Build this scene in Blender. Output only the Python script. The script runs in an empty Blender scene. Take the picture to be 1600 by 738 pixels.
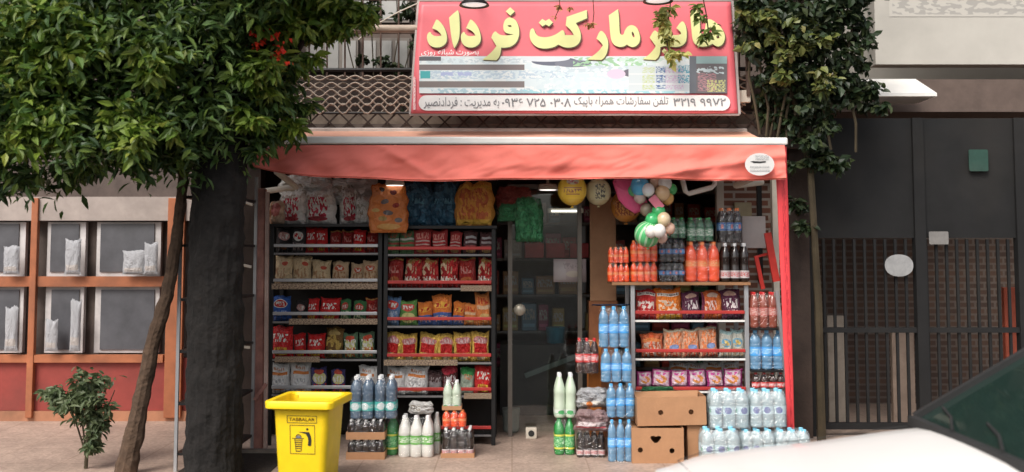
import bpy, bmesh, math, random, unicodedata
from mathutils import Vector, Matrix
R = math.radians
rnd = random.Random(11)
scn = bpy.context.scene
COL = scn.collection

# ------------------------------------------------------------------ camera
F = 1620.0; PITCH = R(4.0); HOR = 390.0; EYE = 1.7
cd = bpy.data.cameras.new('camera'); cam = bpy.data.objects.new('camera', cd); COL.objects.link(cam)
cam.location = (0, 0, EYE); cam.rotation_euler = (math.pi / 2 + PITCH, 0, 0)
cd.sensor_width = 36; cd.lens = 36 * F / 1600
SH = -math.tan(PITCH) + (HOR - 369) / F
cd.shift_y = SH * F / 1600
cd.clip_start = .05; cd.clip_end = 600
cd.dof.use_dof = True; cd.dof.focus_distance = 9.0; cd.dof.aperture_fstop = 1.0
scn.camera = cam

def W(px, py, Y):
    """point seen at photo pixel (px,py) that stands at depth Y"""
    u = (px - 800) / F; v = (369 - py) / F + SH
    t = Y / (math.cos(PITCH) - v * math.sin(PITCH))
    return Vector((u * t, Y, EYE + (math.sin(PITCH) + v * math.cos(PITCH)) * t))
def WX(px, py, Y): return W(px, py, Y).x
def WZ(py, Y): return W(800, py, Y).z

# ------------------------------------------------------------------ world, sun, exposure
SUN_EL, SUN_AZ = R(48), R(-30)      # azimuth: from behind the camera (-Y) towards +X
w = bpy.data.worlds.new('World'); scn.world = w; w.use_nodes = True
nt = w.node_tree; bg = nt.nodes['Background']
sky = nt.nodes.new('ShaderNodeTexSky'); sky.sky_type = 'NISHITA'; sky.sun_disc = False
sky.sun_elevation = SUN_EL; sky.sun_rotation = math.pi - SUN_AZ
sky.dust_density = 4.0; sky.air_density = 1.0; sky.ozone_density = .6
hs = nt.nodes.new('ShaderNodeHueSaturation'); hs.inputs['Saturation'].default_value = .35
nt.links.new(sky.outputs[0], hs.inputs['Color']); nt.links.new(hs.outputs[0], bg.inputs[0])
bg.inputs[1].default_value = .14
sd = bpy.data.lights.new('sun', 'SUN'); sd.energy = 2.0; sd.angle = R(30); sd.color = (1, .95, .88)
so = bpy.data.objects.new('sun', sd); COL.objects.link(so)
dirv = Vector((math.sin(SUN_AZ) * math.cos(SUN_EL), -math.cos(SUN_AZ) * math.cos(SUN_EL), math.sin(SUN_EL)))
so.rotation_euler = dirv.to_track_quat('Z', 'Y').to_euler(); so.location = dirv * 30
vs = scn.view_settings; vs.view_transform = 'Standard'; vs.look = 'None'; vs.exposure = .45; vs.gamma = 1
vs.use_curve_mapping = False
scn.cycles.max_bounces = 8; scn.cycles.transparent_max_bounces = 16; scn.cycles.transmission_bounces = 6
scn.cycles.diffuse_bounces = 3; scn.cycles.glossy_bounces = 3
scn.cycles.use_denoising = True
scn.cycles.caustics_reflective = False; scn.cycles.caustics_refractive = False

# ------------------------------------------------------------------ materials
def _n(nt, t, **k):
    n = nt.nodes.new(t)
    for a, b in k.items(): setattr(n, a, b)
    return n
def pm(name, col, rough=.6, metal=0, var=.18, scale=6, bump=0, bscale=40, trans=0, emit=0, alpha=1, spec=.5, coat=0, ior=1.45, coord='Object', dirt=0, sub=0):
    m = bpy.data.materials.new(name); m.use_nodes = True; nt = m.node_tree
    p = nt.nodes['Principled BSDF']; L = nt.links.new
    tc = _n(nt, 'ShaderNodeTexCoord'); co = tc.outputs[coord]
    nz = _n(nt, 'ShaderNodeTexNoise'); nz.inputs['Scale'].default_value = scale; nz.inputs['Detail'].default_value = 6
    nz.inputs['Roughness'].default_value = .65
    L(co, nz.inputs['Vector'])
    mr = _n(nt, 'ShaderNodeMapRange'); mr.inputs[1].default_value = .3; mr.inputs[2].default_value = .7
    mr.inputs[3].default_value = 1 - var; mr.inputs[4].default_value = 1 + var
    L(nz.outputs[0], mr.inputs[0])
    mx = _n(nt, 'ShaderNodeMix', data_type='RGBA', blend_type='MULTIPLY'); mx.inputs[0].default_value = 1
    mx.inputs[6].default_value = (*col, 1); L(mr.outputs[0], mx.inputs[7])
    out = mx.outputs[2]
    if dirt:
        n2 = _n(nt, 'ShaderNodeTexNoise'); n2.inputs['Scale'].default_value = scale * .35; n2.inputs['Detail'].default_value = 9
        L(co, n2.inputs['Vector'])
        r2 = _n(nt, 'ShaderNodeMapRange'); r2.inputs[1].default_value = .5; r2.inputs[2].default_value = .68; r2.inputs[4].default_value = dirt
        L(n2.outputs[0], r2.inputs[0])
        m2 = _n(nt, 'ShaderNodeMix', data_type='RGBA'); L(r2.outputs[0], m2.inputs[0]); L(out, m2.inputs[6])
        m2.inputs[7].default_value = (col[0] * .25 + .03, col[1] * .25 + .025, col[2] * .25 + .02, 1); out = m2.outputs[2]
    L(out, p.inputs['Base Color'])
    p.inputs['Roughness'].default_value = rough; p.inputs['Metallic'].default_value = metal
    p.inputs['Transmission Weight'].default_value = trans; p.inputs['Alpha'].default_value = alpha
    p.inputs['Specular IOR Level'].default_value = spec; p.inputs['Coat Weight'].default_value = coat; p.inputs['IOR'].default_value = ior
    if emit: p.inputs['Emission Color'].default_value = (*col, 1); p.inputs['Emission Strength'].default_value = emit
    if bump:
        bn = _n(nt, 'ShaderNodeTexNoise'); bn.inputs['Scale'].default_value = bscale; bn.inputs['Detail'].default_value = 5
        L(co, bn.inputs['Vector'])
        b = _n(nt, 'ShaderNodeBump'); b.inputs['Strength'].default_value = bump; b.inputs['Distance'].default_value = .02
        L(bn.outputs[0], b.inputs['Height']); L(b.outputs[0], p.inputs['Normal'])
    return m

def art(name, base, ops, rough=.35, metal=0, seed=0, bump=.25, sx=1.0, nscale=1.0, spec=.5):
    """printed packaging: ops on the UV map: ('ell'|'rect'|'squig'|'speck', cx, cy, rx, ry, colour)"""
    m = bpy.data.materials.new(name); m.use_nodes = True; nt = m.node_tree; L = nt.links.new
    p = nt.nodes['Principled BSDF']; uv = _n(nt, 'ShaderNodeUVMap').outputs[0]
    rgb = _n(nt, 'ShaderNodeRGB'); rgb.outputs[0].default_value = (*base, 1); cur = rgb.outputs[0]
    for k, op in enumerate(ops):
        kind, cx, cy, rx, ry, col = op[:6]
        mp = _n(nt, 'ShaderNodeMapping'); mp.inputs['Scale'].default_value = (1 / rx, 1 / ry, 0)
        mp.inputs['Location'].default_value = (-cx / rx, -cy / ry, 0)
        L(uv, mp.inputs[0])
        if kind in ('ell', 'swirl'):
            # slight wobble on the outline so prints are not perfect
            ln = _n(nt, 'ShaderNodeVectorMath', operation='LENGTH'); L(mp.outputs[0], ln.inputs[0]); d = ln.outputs['Value']
        else:
            ab = _n(nt, 'ShaderNodeVectorMath', operation='ABSOLUTE'); L(mp.outputs[0], ab.inputs[0])
            sp = _n(nt, 'ShaderNodeSeparateXYZ'); L(ab.outputs[0], sp.inputs[0])
            mm = _n(nt, 'ShaderNodeMath', operation='MAXIMUM'); L(sp.outputs[0], mm.inputs[0]); L(sp.outputs[1], mm.inputs[1]); d = mm.outputs[0]
        lt = _n(nt, 'ShaderNodeMath', operation='LESS_THAN'); L(d, lt.inputs[0]); lt.inputs[1].default_value = 1; mask = lt.outputs[0]
        if kind in ('squig', 'speck', 'swirl'):
            m2 = _n(nt, 'ShaderNodeMapping')
            nscale_ = nscale * (op[6] if len(op) > 6 else 1); q = {'squig': (14 * nscale_, 7 * nscale_, 1), 'speck': (9 * nscale_, 9 * nscale_, 1), 'swirl': (5 * nscale, 6 * nscale, 1)}[kind]
            m2.inputs['Scale'].default_value = (q[0] * sx, q[1], 1); m2.inputs['Location'].default_value = (seed * 3.1 + k * 1.7, seed * 1.3, 0)
            L(uv, m2.inputs[0])
            nz = _n(nt, 'ShaderNodeTexNoise'); nz.inputs['Scale'].default_value = 1; nz.inputs['Detail'].default_value = 1.5
            L(m2.outputs[0], nz.inputs['Vector'])
            gt = _n(nt, 'ShaderNodeMath', operation='GREATER_THAN'); L(nz.outputs[0], gt.inputs[0]); gt.inputs[1].default_value = .5
            mu = _n(nt, 'ShaderNodeMath', operation='MULTIPLY'); L(mask, mu.inputs[0]); L(gt.outputs[0], mu.inputs[1]); mask = mu.outputs[0]
        mx = _n(nt, 'ShaderNodeMix', data_type='RGBA'); L(mask, mx.inputs[0]); L(cur, mx.inputs[6]); mx.inputs[7].default_value = (*col, 1)
        cur = mx.outputs[2]
    L(cur, p.inputs['Base Color']); p.inputs['Roughness'].default_value = rough; p.inputs['Metallic'].default_value = metal
    p.inputs['Specular IOR Level'].default_value = spec
    if bump:
        tc = _n(nt, 'ShaderNodeTexCoord')
        bn = _n(nt, 'ShaderNodeTexNoise'); bn.inputs['Scale'].default_value = 7; bn.inputs['Detail'].default_value = 3; bn.inputs['Distortion'].default_value = 1.2
        L(tc.outputs['Object'], bn.inputs['Vector'])
        b = _n(nt, 'ShaderNodeBump'); b.inputs['Strength'].default_value = bump; b.inputs['Distance'].default_value = .06
        L(bn.outputs[0], b.inputs['Height']); L(b.outputs[0], p.inputs['Normal'])
    return m

def leafmat(name, cols, rough=.5, sat=1):
    m = bpy.data.materials.new(name); m.use_nodes = True; nt = m.node_tree; L = nt.links.new
    p = nt.nodes['Principled BSDF']
    g = _n(nt, 'ShaderNodeNewGeometry'); cr = _n(nt, 'ShaderNodeValToRGB'); cr.color_ramp.interpolation = 'LINEAR'
    e = cr.color_ramp.elements
    while len(e) < len(cols): e.new(.5)
    for i, c in enumerate(cols): e[i].position = i / (len(cols) - 1); e[i].color = (*c, 1)
    L(g.outputs['Random Per Island'], cr.inputs[0]); L(cr.outputs[0], p.inputs['Base Color'])
    p.inputs['Roughness'].default_value = rough
    tr = _n(nt, 'ShaderNodeBsdfTranslucent'); L(cr.outputs[0], tr.inputs[0])
    ms = _n(nt, 'ShaderNodeMixShader'); ms.inputs[0].default_value = .3
    L(p.outputs[0], ms.inputs[1]); L(tr.outputs[0], ms.inputs[2]); L(ms.outputs[0], nt.nodes['Material Output'].inputs[0])
    return m

def film(name, col=(1, 1, 1), gloss=.16, rough=.15, bs=18, milky=.0, bstr=.8):
    m = bpy.data.materials.new(name); m.use_nodes = True; nt = m.node_tree; L = nt.links.new
    nt.nodes.remove(nt.nodes['Principled BSDF'])
    t = _n(nt, 'ShaderNodeBsdfTransparent'); t.inputs[0].default_value = (*col, 1)
    g = _n(nt, 'ShaderNodeBsdfGlossy'); g.inputs[1].default_value = rough; g.inputs[0].default_value = (1, 1, 1, 1)
    d = _n(nt, 'ShaderNodeBsdfDiffuse'); d.inputs[0].default_value = (.8, .85, .88, 1)
    tc = _n(nt, 'ShaderNodeTexCoord')
    bn = _n(nt, 'ShaderNodeTexNoise'); bn.inputs['Scale'].default_value = bs; bn.inputs['Detail'].default_value = 4; bn.inputs['Distortion'].default_value = 1.5
    L(tc.outputs['Object'], bn.inputs['Vector'])
    b = _n(nt, 'ShaderNodeBump'); b.inputs['Strength'].default_value = bstr; b.inputs['Distance'].default_value = .03
    L(bn.outputs[0], b.inputs['Height']); L(b.outputs[0], g.inputs['Normal'])
    m1 = _n(nt, 'ShaderNodeMixShader'); m1.inputs[0].default_value = gloss; L(t.outputs[0], m1.inputs[1]); L(g.outputs[0], m1.inputs[2])
    m2 = _n(nt, 'ShaderNodeMixShader'); m2.inputs[0].default_value = milky; L(m1.outputs[0], m2.inputs[1]); L(d.outputs[0], m2.inputs[2])
    L(m2.outputs[0], nt.nodes['Material Output'].inputs[0])
    return m

def brickmat(name, c1, c2, mortar, scale=1, bw=.22, bh=.07):
    m = pm(name, c1, .85, bump=.1); nt = m.node_tree; L = nt.links.new; p = nt.nodes['Principled BSDF']
    tc = _n(nt, 'ShaderNodeTexCoord'); mp = _n(nt, 'ShaderNodeMapping'); mp.inputs['Rotation'].default_value = (math.pi / 2, 0, 0)
    L(tc.outputs['Object'], mp.inputs[0])
    b = _n(nt, 'ShaderNodeTexBrick'); b.inputs['Color1'].default_value = (*c1, 1); b.inputs['Color2'].default_value = (*c2, 1); b.inputs['Mortar'].default_value = (*mortar, 1)
    b.inputs['Scale'].default_value = scale; b.inputs['Brick Width'].default_value = bw; b.inputs['Row Height'].default_value = bh; b.inputs['Mortar Size'].default_value = .012
    L(mp.outputs[0], b.inputs['Vector']); L(b.outputs[0], p.inputs['Base Color'])
    return m

M = {}
M['blackmetal'] = pm('black_metal', (.015, .014, .014), .45, .3, var=.3)
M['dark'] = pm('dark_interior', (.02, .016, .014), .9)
M['darkbrown'] = pm('dark_brown_wall', (.05, .033, .026), .85, var=.4, scale=3, bump=.2)
M['white'] = pm('white_paint', (.80, .78, .74), .45, var=.05, dirt=.12)
M['cream'] = pm('cream_paint', (.62, .56, .47), .6, var=.12, dirt=.3)
M['greymetal'] = pm('grey_metal', (.42, .42, .43), .35, .5, var=.1)
M['dimlip'] = pm('dim_lip', (.2, .19, .19), .4, .3)
M['redrail'] = pm('red_rail', (.42, .035, .03), .4, 0, var=.2)
M['wood'] = pm('board_wood', (.30, .15, .07), .6, var=.25, scale=12)
M['pinkwood'] = pm('worn_pink_wood', (.36, .17, .14), .7, var=.35, scale=9, dirt=.4)
M['awning'] = pm('awning_canvas', (.84, .20, .155), .75, var=.07, scale=3, bump=.12, bscale=220, dirt=.04)
M['awningtop'] = pm('pale_canvas', (.80, .42, .30), .8, var=.12, scale=3, bump=.1, bscale=150)  # paler canvas tone for the awning top
M['yellow'] = pm('yellow_plastic', (.88, .60, .012), .42, var=.08, scale=5, dirt=.22, bump=.08, bscale=8)
M['ink'] = pm('black_ink', (.02, .02, .02), .6, var=.1)
M['greyink'] = pm('grey_ink', (.18, .18, .19), .6, var=.1)
M['whiteink'] = pm('white_ink', (.8, .78, .75), .5, var=.05)
M['card'] = pm('cardboard', (.41, .215, .11), .8, var=.14, scale=4, bump=.1, bscale=60, dirt=.15)
M['darkcard'] = pm('dark_cardboard', (.30, .16, .085), .8, var=.15)  # darker cardboard for carton bottoms and the upright sheet
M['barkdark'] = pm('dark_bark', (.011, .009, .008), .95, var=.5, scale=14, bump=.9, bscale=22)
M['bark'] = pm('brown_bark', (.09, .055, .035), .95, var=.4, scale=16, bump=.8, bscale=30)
M['stem'] = pm('vine_stem', (.06, .045, .025), .9, var=.3)
M['glass'] = film('door_glass', (.93, .96, .95), .035, .02, 1.2, 0, .06)
M['wrap'] = film('shrink_wrap', (1, 1, 1), .07, .10, 22, .0)
M['bluewrap'] = film('blue_tinted_wrap', (.95, .99, 1), .17, .12, 22, .17)
M['cap_w'] = pm('white_cap', (.8, .8, .8), .35, var=.04)
M['cap_b'] = pm('blue_cap', (.10, .42, .75), .35, var=.04)
M['cap_lb'] = pm('light_blue_cap', (.25, .62, .80), .35, var=.04)
M['cap_o'] = pm('orange_cap', (.85, .25, .08), .35, var=.04)
M['cap_k'] = pm('black_cap', (.03, .03, .035), .35, var=.04)
M['cap_g'] = pm('green_cap', (.04, .35, .1), .35, var=.04)
M['cap_r'] = pm('red_cap', (.6, .03, .03), .35, var=.04)

# ------------------------------------------------------------------ helpers
def link(name, me, mat=None, parent=None, loc=None, smooth=False):
    o = bpy.data.objects.new(name, me); COL.objects.link(o)
    if mat is not None and not me.materials: me.materials.append(mat)
    if parent is not None: o.parent = parent
    if loc is not None: o.location = loc
    if smooth:
        me.polygons.foreach_set('use_smooth', [True] * len(me.polygons))
    return o
def tag(o, label, cat, group=None):
    o['label'] = label; o['category'] = cat
    if group: o['group'] = group
    return o
def empty(name, loc, label=None, cat=None, group=None, rz=0):
    o = bpy.data.objects.new(name, None); COL.objects.link(o); o.location = loc; o.rotation_euler = (0, 0, rz); o.empty_display_size = .1
    if label: tag(o, label, cat, group)
    return o
def struct(o): o['kind'] = 'structure'; return o
class MB:
    def __init__(s): s.v = []; s.f = []; s.uv = []
    def quad(s, a, b, c, d, uv=None):
        n = len(s.v); s.v += [a, b, c, d]; s.f.append((n, n + 1, n + 2, n + 3))
    def box(s, x0, x1, y0, y1, z0, z1):
        n = len(s.v)
        s.v += [(x0, y0, z0), (x1, y0, z0), (x1, y1, z0), (x0, y1, z0), (x0, y0, z1), (x1, y0, z1), (x1, y1, z1), (x0, y1, z1)]
        s.f += [tuple(n + i for i in q) for q in ((0, 3, 2, 1), (4, 5, 6, 7), (0, 1, 5, 4), (1, 2, 6, 5), (2, 3, 7, 6), (3, 0, 4, 7))]
        return s
    def tube(s, pts, r, seg=8, cap=True, closed=False):
        pts = [Vector(p) for p in pts]; n0 = len(s.v); K = len(pts)
        rs = r if isinstance(r, (list, tuple)) else [r] * K
        prev = None
        for i, p in enumerate(pts):
            a = pts[i - 1] if (i > 0 or closed) else p; b = pts[(i + 1) % K] if (i < K - 1 or closed) else p
            t = (b - a).normalized() if (b - a).length > 1e-9 else Vector((0, 0, 1))
            if prev is None:
                up = Vector((0, 0, 1)) if abs(t.z) < .9 else Vector((1, 0, 0)); x = t.cross(up).normalized()
            else:
                x = (prev - t * prev.dot(t)).normalized()
            prev = x; y = t.cross(x)
            for k in range(seg):
                an = 2 * math.pi * k / seg
                s.v.append(tuple(p + (x * math.cos(an) + y * math.sin(an)) * rs[i]))
        for i in range(K if closed else K - 1):
            for k in range(seg):
                a = n0 + i * seg + k; b = n0 + i * seg + (k + 1) % seg
                c = n0 + ((i + 1) % K) * seg + (k + 1) % seg; d = n0 + ((i + 1) % K) * seg + k
                s.f.append((a, b, c, d))
        if cap and not closed:
            s.f.append(tuple(n0 + k for k in range(seg))[::-1]); s.f.append(tuple(n0 + (K - 1) * seg + k for k in range(seg)))
        return s
    def bar(s, a, b, wx, wy):
        """rectangular bar from a to b"""
        a = Vector(a); b = Vector(b); t = (b - a).normalized(); up = Vector((0, 1, 0)) if abs(t.y) < .9 else Vector((1, 0, 0))
        x = t.cross(up).normalized(); y = t.cross(x); n = len(s.v)
        for p in (a, b):
            for sx, sy in ((-1, -1), (1, -1), (1, 1), (-1, 1)): s.v.append(tuple(p + x * sx * wx / 2 + y * sy * wy / 2))
        s.f += [tuple(n + i for i in q) for q in ((0, 1, 2, 3), (7, 6, 5, 4), (0, 4, 5, 1), (1, 5, 6, 2), (2, 6, 7, 3), (3, 7, 4, 0))]
        return s
    def lathe(s, prof, seg=14, c=(0, 0, 0), ax='z', flat=None):
        n0 = len(s.v)
        for (r, h) in prof:
            for k in range(seg):
                a = 2 * math.pi * k / seg; x = r * math.cos(a); y = r * math.sin(a)
                p = (x, y, h) if ax == 'z' else (x, h, y)
                s.v.append((p[0] + c[0], p[1] + c[1], p[2] + c[2]))
        for i in range(len(prof) - 1):
            for k in range(seg):
                a = n0 + i * seg + k; b = n0 + i * seg + (k + 1) % seg
                s.f.append((a, b, b + seg, a + seg))
        s.f.append(tuple(n0 + k for k in range(seg))[::-1]); s.f.append(tuple(n0 + (len(prof) - 1) * seg + k for k in range(seg)))
        return s
    def mesh(s, name):
        me = bpy.data.meshes.new(name); me.from_pydata([tuple(v) for v in s.v], [], s.f)
        bm = bmesh.new(); bm.from_mesh(me); bmesh.ops.recalc_face_normals(bm, faces=bm.faces); bm.to_mesh(me); bm.free()
        me.update(); return me
    def obj(s, name, mat, parent=None, loc=None, smooth=False, bevel=0):
        me = s.mesh(name); o = link(name, me, mat, parent, loc, smooth)
        if bevel:
            b = o.modifiers.new('b', 'BEVEL'); b.width = bevel; b.segments = 2; b.limit_method = 'ANGLE'
        return o
def box(name, mat, x0, x1, y0, y1, z0, z1, parent=None, loc=None, bevel=0):
    return MB().box(x0, x1, y0, y1, z0, z1).obj(name, mat, parent, loc, bevel=bevel)
def gridmesh(name, nx, ny, fn, uv=True):
    v = []; f = []
    for j in range(ny + 1):
        for i in range(nx + 1): v.append(tuple(fn(i / nx, j / ny)))
    for j in range(ny):
        for i in range(nx):
            a = j * (nx + 1) + i; f.append((a, a + 1, a + nx + 2, a + nx + 1))
    me = bpy.data.meshes.new(name); me.from_pydata(v, [], f)
    if uv:
        l = me.uv_layers.new(name='UVMap')
        for lo in me.loops:
            vi = lo.vertex_index; l.data[lo.index].uv = ((vi % (nx + 1)) / nx, (vi // (nx + 1)) / ny)
    me.polygons.foreach_set('use_smooth', [True] * len(me.polygons))
    return me
def children(o): return [c for c in bpy.data.objects if c.parent == o]
def tree_of(o): return [(c, tree_of(c)) for c in children(o)]
def dup(root, tr, loc, rz=None, label=None, scale=None):
    c = root.copy(); COL.objects.link(c); c.location = loc
    if rz is not None: c.rotation_euler = (c.rotation_euler[0], c.rotation_euler[1], rz)
    if scale is not None: c.scale = scale
    if label: c['label'] = label
    def rec(par, t):
        for o, sub in t:
            d = o.copy(); COL.objects.link(d); d.parent = par; rec(d, sub)
    rec(c, tr); return c

# flat shapes from outlines (letters, plates with holes)
def smooth_outline(pts, it=2):
    """Chaikin smoothing; points flagged with a third value stay sharp"""
    P = [(p[0], p[1], len(p) > 2) for p in pts]
    for _ in range(it):
        out = []
        n = len(P)
        for i in range(n):
            a, b, c = P[i - 1], P[i], P[(i + 1) % n]
            if b[2]: out.append(b)
            else:
                out.append((b[0] * .75 + a[0] * .25, b[1] * .75 + a[1] * .25, False))
                out.append((b[0] * .75 + c[0] * .25, b[1] * .75 + c[1] * .25, False))
        P = out
    return [(p[0], p[1]) for p in P]
def plate_mesh(name, outlines, thick):
    """outlines in a local XZ plane (x,z); inner ones become holes; front faces -Y"""
    cu = bpy.data.curves.new(name, 'CURVE'); cu.dimensions = '2D'; cu.fill_mode = 'BOTH'; cu.extrude = thick / 2
    for ol in outlines:
        sp = cu.splines.new('POLY'); sp.points.add(len(ol) - 1)
        for i, (x, z) in enumerate(ol): sp.points[i].co = (x, z, 0, 1)
        sp.use_cyclic_u = True
    return curve_to_mesh(cu, name)
def curve_to_mesh(cu, name):
    t = bpy.data.objects.new('tmp', cu); COL.objects.link(t)
    dg = bpy.context.evaluated_depsgraph_get(); dg.update()
    me = bpy.data.meshes.new_from_object(t.evaluated_get(dg)); me.name = name
    bpy.data.objects.remove(t); bpy.data.curves.remove(cu)
    for v in me.vertices: v.co = Vector((v.co.x, -v.co.z, v.co.y))
    return me
AR = {}
for c in list(range(0xFB50, 0xFC00)) + list(range(0xFE70, 0xFEFD)):
    d = unicodedata.decomposition(chr(c)).split()
    if len(d) == 2: AR.setdefault(int(d[1], 16), {})[d[0]] = chr(c)
def shape_fa(t):
    """join Persian letters and put them in visual order"""
    out = []
    for i, ch in enumerate(t):
        f = AR.get(ord(ch))
        if not f: out.append(ch); continue
        pv = AR.get(ord(t[i - 1])) if i else None; nx = AR.get(ord(t[i + 1])) if i + 1 < len(t) else None
        jp = bool(pv and '<initial>' in pv); jn = bool(nx and '<final>' in nx and '<initial>' in f)
        k = '<medial>' if jp and jn else '<final>' if jp else '<initial>' if jn else '<isolated>'
        out.append(f.get(k, f['<isolated>']))
    return ''.join(out[::-1])
def text_mesh(s, bold=0.0, name='lettering'):
    cu = bpy.data.curves.new(name, 'FONT'); cu.body = s; cu.size = 1; cu.extrude = .004; cu.offset = bold; cu.resolution_u = 3
    me = curve_to_mesh(cu, name)
    xs = [v.co.x for v in me.vertices]; zs = [v.co.z for v in me.vertices]
    me['bb'] = (min(xs), max(xs), min(zs), max(zs)); return me
def put_text(s, mat, parent, fn, px0, px1, py0, py1, bold=0, name='lettering'):
    """fit a line of writing between photo pixels, on the surface given by fn(px,py)->point"""
    me = text_mesh(s, bold, name); a, b, c, d = me['bb']
    for v in me.vertices:
        u = (v.co.x - a) / (b - a); t = (v.co.z - c) / (d - c)
        p = fn(px0 + (px1 - px0) * u, py1 + (py0 - py1) * t); v.co = (p.x, p.y - .002 + v.co.y * .2, p.z)
    return link(name, me, mat, parent)

ORD = ['first', 'second', 'third', 'fourth', 'fifth', 'sixth', 'seventh', 'eighth', 'ninth', 'tenth', 'eleventh', 'twelfth']

# ================================================================== GROUND
pav = pm('pavement_terrazzo', (.42, .31, .25), .55, var=.14, scale=5, bump=.08, bscale=90, dirt=.3)
nt = pav.node_tree; L = nt.links.new; p_ = nt.nodes['Principled BSDF']; src = p_.inputs['Base Color'].links[0].from_socket
vo = _n(nt, 'ShaderNodeTexVoronoi'); vo.inputs['Scale'].default_value = 45
tcx = _n(nt, 'ShaderNodeTexCoord'); L(tcx.outputs['Object'], vo.inputs['Vector'])
bwn = _n(nt, 'ShaderNodeRGBToBW'); L(vo.outputs['Color'], bwn.inputs[0])
mrr = _n(nt, 'ShaderNodeMapRange'); mrr.inputs[3].default_value = .78; mrr.inputs[4].default_value = 1.22; L(bwn.outputs[0], mrr.inputs[0])
mm_ = _n(nt, 'ShaderNodeMix', data_type='RGBA', blend_type='MULTIPLY'); mm_.inputs[0].default_value = 1; L(src, mm_.inputs[6]); L(mrr.outputs[0], mm_.inputs[7])
bt = _n(nt, 'ShaderNodeTexBrick'); bt.offset = 0; bt.inputs['Scale'].default_value = 1; bt.inputs['Brick Width'].default_value = .6; bt.inputs['Row Height'].default_value = .6
bt.inputs['Mortar Size'].default_value = .006; bt.inputs['Color1'].default_value = (1, 1, 1, 1); bt.inputs['Color2'].default_value = (.93, .93, .93, 1); bt.inputs['Mortar'].default_value = (.72, .69, .66, 1)
L(tcx.outputs['Object'], bt.inputs['Vector'])
m3_ = _n(nt, 'ShaderNodeMix', data_type='RGBA', blend_type='MULTIPLY'); m3_.inputs[0].default_value = 1; L(mm_.outputs[2], m3_.inputs[6]); L(bt.outputs[0], m3_.inputs[7])
L(m3_.outputs[2], p_.inputs['Base Color'])
asph = pm('asphalt', (.05, .048, .046), .9, var=.3, scale=3, bump=.4, bscale=120)
conc = pm('kerb_stone', (.2, .17, .145), .85, var=.25, scale=6, bump=.3, bscale=50, dirt=.4)
soil = pm('dark_soil', (.03, .022, .017), 1, var=.5, scale=20, bump=.8, bscale=50)
CURB = 7.78; ROAD = -.34
struct(MB().box(-120, 120, -60, 140, ROAD - .4, ROAD).obj('road', asph))
struct(MB().box(-14, 14, CURB, 16, ROAD + .004, 0).obj('pavement', pav))
struct(MB().box(-14, 14, CURB - .12, CURB - .003, ROAD + .002, -.02).obj('kerb', conc, bevel=.01))
xa, xb = WX(300, 700, 8.4), WX(438, 700, 8.4)
tp = MB().box(xa, xb, CURB + .003, 8.78, 0.001, .006).obj('tree_pit', soil); struct(tp)
ed = MB(); ed.box(xa, xb, 8.78, 8.86, .001, .03).obj('tree_pit_edge', conc)['kind'] = 'structure'

# ================================================================== SHOP BUILDING
YF = 9.5      # shop front
XL, XR = WX(402, 500, 9.3), 2.52
sb = empty('shop_building', (0, YF, 0), 'dark brown shop building with a balcony grille above an open shop front', 'building')
def SB(name, mat, x0, x1, y0, y1, z0, z1, bevel=0, parent=None):
    return box(name, mat, x0, x1, y0 - YF, y1 - YF, z0, z1, parent or sb, bevel=bevel)
ZC = 2.62
SB('side_wall', M['darkbrown'], XL - .25, XL - .04, YF, 14, 0, 6.2)
SB('side_wall', M['darkbrown'], XR + .02, XR + .2, YF, 14, 0, 6.2)
SB('back_wall', pm('shop_back_wall', (.34, .27, .23), .8), XL - .04, XR + .02, 13.0, 13.2, 0, ZC)
SB('ceiling', pm('shop_ceiling', (.34, .26, .22), .8), XL - .04, XR + .02, YF, 13.0, ZC, ZC + .1)
SB('balcony_slab', pm('slab', (.13, .10, .085), .9, var=.3), XL - .2, XR + .2, YF - .12, YF + .2, ZC + .003, ZC + .22)
SB('balcony_wall', pm('balcony_back_wall', (.13, .10, .085), .85, var=.25, scale=3, dirt=.6), XL - .04, XR + .02, 10.15, 10.3, ZC + .101, 6.2)
SB('roof', M['darkbrown'], XL - .25, XR + .2, YF, 14, 6.2, 6.35)
SB('parapet', pm('dark_parapet', (.05, .035, .03), .9, var=.5, scale=7), XL - .04, XR + .02, 9.62, 9.66, WZ(174, 9.62), WZ(119, 9.62))
SB('parapet_base', pm('pale_parapet', (.36, .28, .22), .85, var=.3, scale=7), XL - .04, XR + .02, 9.60, 9.66, ZC + .102, WZ(175, 9.62))
# upper windows behind the bars
for (a, b, c, d) in ((478, 560, 60, 112), (566, 640, 60, 112), (500, 640, -25, 36), (700, 900, -60, 60), (950, 1100, -60, 60)):
    p0 = W(a, d, 10.12); p1 = W(b, c, 10.12)
    wn = SB('window', pm('window_frame_paint', (.22, .19, .165), .6), p0.x, p1.x, 10.10, 10.149, p0.z, p1.z)
    nn = 3
    for i in range(nn):
        ww = (p1.x - p0.x) / nn
        SB('pane', pm('pale_pane', (.44, .43, .41), .25, var=.2, scale=2), p0.x + ww * i + .02, p0.x + ww * (i + 1) - .02, 10.09, 10.099, p0.z + .03, p1.z - .03, parent=wn)
# brick pier inside on the right and pale strips
br = brickmat('inner_brick', (.24, .10, .065), (.17, .075, .05), (.42, .36, .31))
p0 = W(1128, 600, 9.75); p1 = W(1215, 250, 9.75)
SB('brick_wall', br, p0.x, XR + .019, 9.75, 9.9, 0, ZC - .002)
SB('door_jamb', M['cream'], WX(1120, 400, 9.7), WX(1131, 400, 9.7), 9.66, 9.748, 0, ZC - .003)
SB('conduit', M['blackmetal'], WX(1184, 320, 9.7), WX(1191, 320, 9.7), 9.71, 9.748, 1.4, ZC - .003)
SB('jamb_board', M['cream'], WX(1204, 350, 9.5), WX(1213, 350, 9.5), 9.42, 9.49, 0, ZC)
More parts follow.
